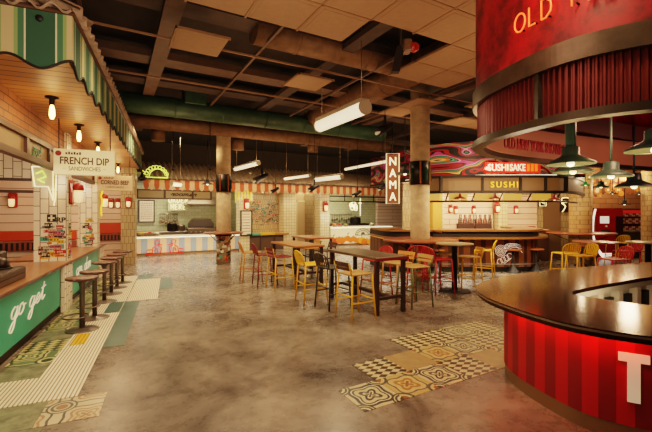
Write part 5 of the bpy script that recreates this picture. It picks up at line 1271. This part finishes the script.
for zi, z in enumerate((.55, .9, 1.2, 1.48)):
    for k in range(11):
        hh = .2; c = (k+zi) % 2; x, y = K(rk(633, DSH)-.66+k*.132, DSH+.02)
        lab = f"{'red' if c else 'white'} carton on the {lv4[zi]} board of the wall display shelf"; grp = f"{'red' if c else 'white'} cartons on the {lv4[zi]} display board"
        if c not in o0:
            o0[c] = MB().rbox(-.055, .055, -.05, .05, 0, hh, .006).build('carton', CR if c else CW, loc=(x, y, z), rotz=RK); tag(o0[c], lab, 'carton', grp); MB().box(-.04, .04, -.053, -.05, .05, .13).build('front_mark', CW if c else CR, o0[c])
        else: dup(o0[c], (x, y, z), RK, lab, grp)
# low dark counter under it
t = thing('service_counter', 'dark low service counter in front of the wall display shelf', 'counter', (*K(rk(643, 13.5), 13.5), 0), RK); MB().rbox(-.4, 1.3, 0, .5, 0, .92, .01).build('body', M('service_dark', '35241b', .5), t); MB().rbox(-.42, 1.33, -.04, .52, .92, .96, .008).build('top', CHROME, t)
# amber patterned pelmet with lanterns above
def pel():
    m, nt, b = new_mat('amber_lantern_pattern'); v = vec_h(nt); vo = nt.nodes.new('ShaderNodeTexVoronoi'); vo.inputs['Scale'].default_value = 4.5; nt.links.new(v, vo.inputs['Vector'])
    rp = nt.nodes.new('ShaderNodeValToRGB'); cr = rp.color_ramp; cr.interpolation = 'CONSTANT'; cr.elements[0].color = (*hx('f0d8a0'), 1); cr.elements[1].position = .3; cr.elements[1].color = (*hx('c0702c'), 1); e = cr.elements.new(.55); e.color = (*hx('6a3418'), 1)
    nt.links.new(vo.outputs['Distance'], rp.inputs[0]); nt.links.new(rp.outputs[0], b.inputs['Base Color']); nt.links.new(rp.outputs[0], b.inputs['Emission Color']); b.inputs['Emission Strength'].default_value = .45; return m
DP = 12.6; t = thing('amber_pelmet', 'amber and cream patterned pelmet hanging above the vending machine', 'pelmet', (*K(rk(622, DP), DP), zat(194, DP)), RK)
PEL = pel()
for k in range(9): MB().rbox(-1.2+k*.27, -.96+k*.27, -.02, .02, -.1*(k % 3 == 1), .62, .01).build('panel', PEL, t)
MB().box(-1.25, 1.3, -.03, .03, .62, .68).build('rail', STEEL, t)
GRN = M('green_enamel_shade', '1f7a3c', .3, coat=.4, emit='1f7a3c', es=.15)
pendant(601, 187.5, 8.5, .33, 'dark green cone pendant shade before the amber pelmet', .01, M('dark_green_shade', '18402c', .35), 3.4, False)
pendant(585.5, 185.5, 9.3, .22, 'small bright green pendant shade before the round tiled column head', .01, GRN, 3.4, False)
pendant(624.5, 204.5, 11.6, .32, 'black cone pendant shade hanging low before the rosy brick wall', .01, BLACK, 3.4, False)
pendant(639, 194.5, 10.5, .2, 'small black spot pendant near the right edge', .01, BLACK, 3.4, False)
pendant(612.5, 194, 11.0, .2, 'small dark pendant between the green cone and the low black cone', .01, BLACK, 3.4, False)
pendant(207.5, 184.5, 13.3, .42, 'black cone pendant shade before the orange awning beside the sticker column', .012, BLACK, 4.2, True)
pendant(405, 174.5, 9.8, .5, 'black cone pendant shade between the nama sign and the concrete column', .012, BLACK, 4.2, False)
# ================================================================== HANGING TUBE LIGHTS
def tube_light(p0, p1, r, lab, pw=0):
    v = Vector(p1)-Vector(p0); L = hypot(v.x, v.y); t = thing('tube_light', lab, 'light fixture', p0, atan2(v.y, v.x))
    MB().tube([(.03, 0, 0), (L-.03, 0, 0)], r, 20).build('diffuser', TUBEL, t)
    mb = MB(); mb.tube([(0, 0, 0), (.04, 0, 0)], r*1.05, 20).tube([(L-.04, 0, 0), (L, 0, 0)], r*1.05, 20); mb.rbox(.02, L-.02, -r*.8, r*.8, r*.62, r*1.3, .01); mb.build('housing', M('white_fixture_housing', 'a89a84', .5), t)
    [MB().tube([(q*L, 0, r), (q*L, 0, 4.9-p0[2])], .006, 5).build('hanging_wire', CHROME, t) for q in (.08, .92)]
    m = (Vector(p0)+Vector(p1))/2; 
    if pw: light('AREA', (m.x, m.y, m.z-r-.02), pw, 'ffdfae', .15, (0, 0, atan2(v.y, v.x)), None).data.size = .2
tube_light((3.65, 5.1, 3.4), (3.65, 6.75, 3.4), .118, 'large glowing tube light hanging over the metal topped table', 60)
tube_light((4.5, 12.84, 3.4), (4.32, 15.2, 3.4), .075, 'glowing tube light right of the sticker column')
tube_light((5.6, 10.95, 2.85), (5.4, 12.6, 2.85), .045, 'thin glowing tube light before the corridor awning')
tube_light((6.75, 10.8, 2.85), (6.5, 12.3, 2.85), .08, 'glowing tube light before the orange awning right of the thin one')
tube_light((8.2, 10.1, 3.4), (8.25, 13.0, 3.4), .05, 'long slim tube light left of the nama sign')
tube_light((1.72, 13.9, 2.62), (2.1, 14.25, 2.72), .07, 'short tilted glowing lamp before the corrugated roof of the orange awning')
# ceiling mounted pole with bracket and red capped device
x, y = K(rk(402, 5.3), 5.3)
t = thing('ceiling_projector', 'ceiling device with red cap on a pole in the notch of the ceiling boards', 'projector', (x, y, 0), RK)
MB().tube([(0, 0, 5.0), (0, 0, 4.02)], .03, 8).build('pole', STEEL, t); MB().rbox(0, .13, -.08, .08, 3.9, 4.08, .02).build('body', CHROME, t); MB().lathe([(0, 0), (.07, 0), (.075, .03), (.06, .06), (0, .07)], 16).build('red_cap', REDEN, t, (.16, -.02, 3.96)).rotation_euler = (pi/2, 0, 0)
mb = MB(); mb.add([(-.07, -.05, 3.98), (.03, -.05, 3.98), (-.04, -.05, 3.62), (-.15, -.05, 3.62), (-.07, .05, 3.98), (.03, .05, 3.98), (-.04, .05, 3.62), (-.15, .05, 3.62)], [(0, 1, 2, 3), (7, 6, 5, 4), (0, 4, 5, 1), (1, 5, 6, 2), (2, 6, 7, 3), (3, 7, 4, 0)]); mb.build('bracket', BLACK, t)
# track spotlights and small devices
def spotl(u, v, d, lab, top=4.9, s=1):
    t = thing('track_spotlight', lab, 'spotlight', (*K(rk(u, d), d), zat(v, d)), RK)
    MB().tube([(-.13*s, -.1*s, -.09*s), (.1*s, .05*s, .06*s)], .07*s, 14, r1=.05*s).build('can', BLACK, t); MB().tube([(0, 0, 0), (0, 0, .14*s)], .02*s, 6).box(-.02*s, .02*s, -.02*s, .02*s, .1*s, .2*s).build('yoke', BLACK, t); MB().tube([(0, 0, .18*s), (0, 0, top-zat(v, d))], .009, 5).build('rod', STEEL, t)
    MB().lathe([(0, 0), (.055*s, 0), (.055*s, .01), (0, .01)], 12).build('lens', M('dim_lens', '8a7658', .2, emit='ffd9a0', es=.35), t, (-.132*s, -.105*s, -.095*s)).rotation_euler = (radians(60), 0, radians(-50))
spotl(262, 177, 12.5, 'black projector spotlight right of the sticker column', 4.9, 1.6)
spotl(314.5, 187, 13.0, 'black spotlight on a rod before the corridor awning', 4.9, 1.3)
spotl(275.5, 189.5, 13.5, 'small black spotlight on a rod left of the corridor pillar', 4.9, 1.0)
spotl(357.5, 193, 13.2, 'small black spotlight on a rod before the second kitchen', 4.9, 1.1)
spotl(385, 128, 9.2, 'black cluster spotlight under the green duct', 4.2, 1.5)
spotl(383, 187, 12.2, 'black spotlight left of the nama sign under the mural', 4.9, 1.0)
# slender rods hanging from the ceiling
for u, v0, d, lab in ((173, 130, 11.0, 'left of'), (210, 131, 11.0, 'right of')):
    x, y = K(rk(u, d), d); o = MB().tube([(0, 0, 2.9), (0, 0, 5.0)], .012, 6).lathe([(0, 2.86), (.03, 2.88), (.03, 2.92), (0, 2.93)], 10).build('hanging_rod', STEEL, loc=(x, y, 0)); tag(o, f'thin dark hanging rod {lab} the damper box on the green duct', 'rod')
# ================================================================== LIGHT
W = bpy.data.worlds.new('World'); bpy.context.scene.world = W; W.use_nodes = True
W.node_tree.nodes['Background'].inputs[0].default_value = (*hx('c89a6a'), 1); W.node_tree.nodes['Background'].inputs[1].default_value = .0
WARM, WARM2, PALE = 'ffd6a6', 'ffca98', 'ffeccc'
def down(x, y, z, p, s=.6, col=WARM, sy=None): return light('AREA', (x, y, z), p, col, s, (0, 0, 0), sy)
def up(x, y, z, p, s=.6, col=WARM2): return light('AREA', (x, y, z), p, col, s, (pi, 0, 0))
for x, y, p in ((.3, 2.2, 55), (2.2, 1.0, 50), (.6, 5.0, 62), (2.0, 7.4, 85), (.9, 10.0, 110), (2.4, 12.0, 120), (5.2, 4.2, 95), (5.4, 8.6, 130), (6.8, 11.0, 120), (8.0, 6.0, 150), (10.0, 8.2, 130), (4.6, 13.3, 110)):
    light('SPOT', (x, y, 3.95), p*2.4, WARM, .2, (0, 0, 0), None, radians(125))
for x, y, p in ((1.5, 3.2, 22), (4.6, 3.6, 22), (2.4, 7.0, 26), (6.3, 8.4, 30), (1.0, 10.0, 26), (8.5, 9.5, 26), (4.5, 12, 30)):
    up(x, y, 2.4, p*.8, .8)
# kitchens
down(2.3, 16.6, 3.0, 135, 3.2, PALE, 1.0); down(9.8, 16.8, 3.0, 230, 3.0, PALE, 1.0)
light('AREA', (2.4, 14.6, 1.2), 18, PALE, 4.0, (radians(75), 0, 0), .3); light('AREA', (9.9, 14.6, 1.4), 30, PALE, 2.6, (radians(75), 0, 0), .3)
for x in (5.6, 7.6): down(x, 15.2, 2.5, 15, .6, WARM)
light('POINT', (7.6, 16.9, 2.6), 22, WARM, .2)
for x, y in ((2.2, 13.6), (4.8, 13.6), (7.4, 13.4), (9.6, 13.4)): light('AREA', (x, y, 2.2), 16, WARM, 1.2, (radians(105), 0, 0), .4); light('AREA', (x, 14.2, 4.3), 40, WARM, 1.2, (radians(35), 0, 0), .4)
# left stall
for b in (5.6, 9.3, 12.4):
    x, y = S(-2.3, b); light('POINT', (x, y, 2.3), 60, 'ffdcb8', .2)
x, y = S(-1.15, 5.0); light('AREA', (x, y, 2.95), 24, WARM, .4, (0, 0, RS), 2.5)
x, y = S(-1.2, 9.5); light('AREA', (x, y, 2.95), 34, WARM, .4, (0, 0, RS), 4.0)
x, y = S(-.1, 1.6); light('AREA', (x, y, 2.6), 80, 'ffdcb8', 1.2, (radians(72), 0, radians(20)), 1.2)
# sushi bar
for r in (2.8, 4.4, 6.0):
    x, y = K(r, 11.7); light('AREA', (x, y, 2.3), 52, WARM, .8, (radians(30), 0, RK))
for r, d, p in ((3.7, 8.5, 40), (5.2, 8.5, 40)):
    x, y = K(r, d); light('AREA', (x, y, 2.0), p, WARM, 1.6, (radians(80), 0, RK), .4)
x, y = K(3.2, 9.0); light('AREA', (x, y, 3.3), 16, WARM, 1.4, (radians(95), 0, RK), .3)
for r, d, z, p in ((8.4, 10.4, 2.9, 50), (10.0, 12.4, 2.9, 80), (10.2, 9.6, 2.9, 70), (11.0, 14.6, 2.9, 120), (7.2, 10.8, 2.6, 60), (8.6, 12.4, 3.0, 40)):
    x, y = K(r, d); light('POINT', (x, y, z), p, WARM, .2)
for r in (2.0, 3.2, 4.4, 5.6):
    x, y = K(r, 9.9); light('AREA', (x, y, .3), 7, 'ffe8c8', 1.2, (0, 0, RK), .08)
light('AREA', (2.4, 14.8, .66), 34, 'ffe8c8', 3.6, (0, 0, 0), .3)
light('AREA', (10.4, 14.8, .8), 24, 'ffe8c8', 2.6, (0, 0, 0), .3)
# red bar
x, y = K(.3, 2.2); light('AREA', (x, y, 3.7), 20, 'ffd0b0', 1.6, (radians(68), 0, RK - radians(60)))
x, y = K(-.2, 1.2); light('AREA', (x, y, 2.0), 15, 'ffd8b8', .8, (radians(80), 0, RK - radians(55)))
for u in (510, 535, 565, 595, 630):
    p = on_curve(poly_in(.17), u); light('POINT', (*K(p[0], p[1]), .75), 3.0, 'ff3a28', .02)
x, y = K(3.0, 3.7); light('POINT', (x, y, .72), 14, PALE, .1)
x, y = K(2.2, 4.1); light('POINT', (x, y, 1.75), 14, 'ffe0b8', .2)
for r, d in ((3.0, 3.6), (4.6, 4.4)):
    x, y = K(r, d); light('POINT', (x, y, 2.45), 18, 'ffb090', .2)
# ================================================================== CAMERA
cam = bpy.data.cameras.new('Camera'); co = bpy.data.objects.new('Camera', cam); COL.objects.link(co)
co.location = (0, 0, CH); co.rotation_euler = (pi/2, 0, -YAW); cam.sensor_width = 36; cam.lens = F*36/652; cam.shift_y = -(216-HY)/652; cam.clip_end = 100; cam.clip_start = .05
sc = bpy.context.scene; sc.camera = co
sc.view_settings.view_transform = 'Filmic'; sc.view_settings.look = 'Medium High Contrast'; sc.view_settings.exposure = 0.0
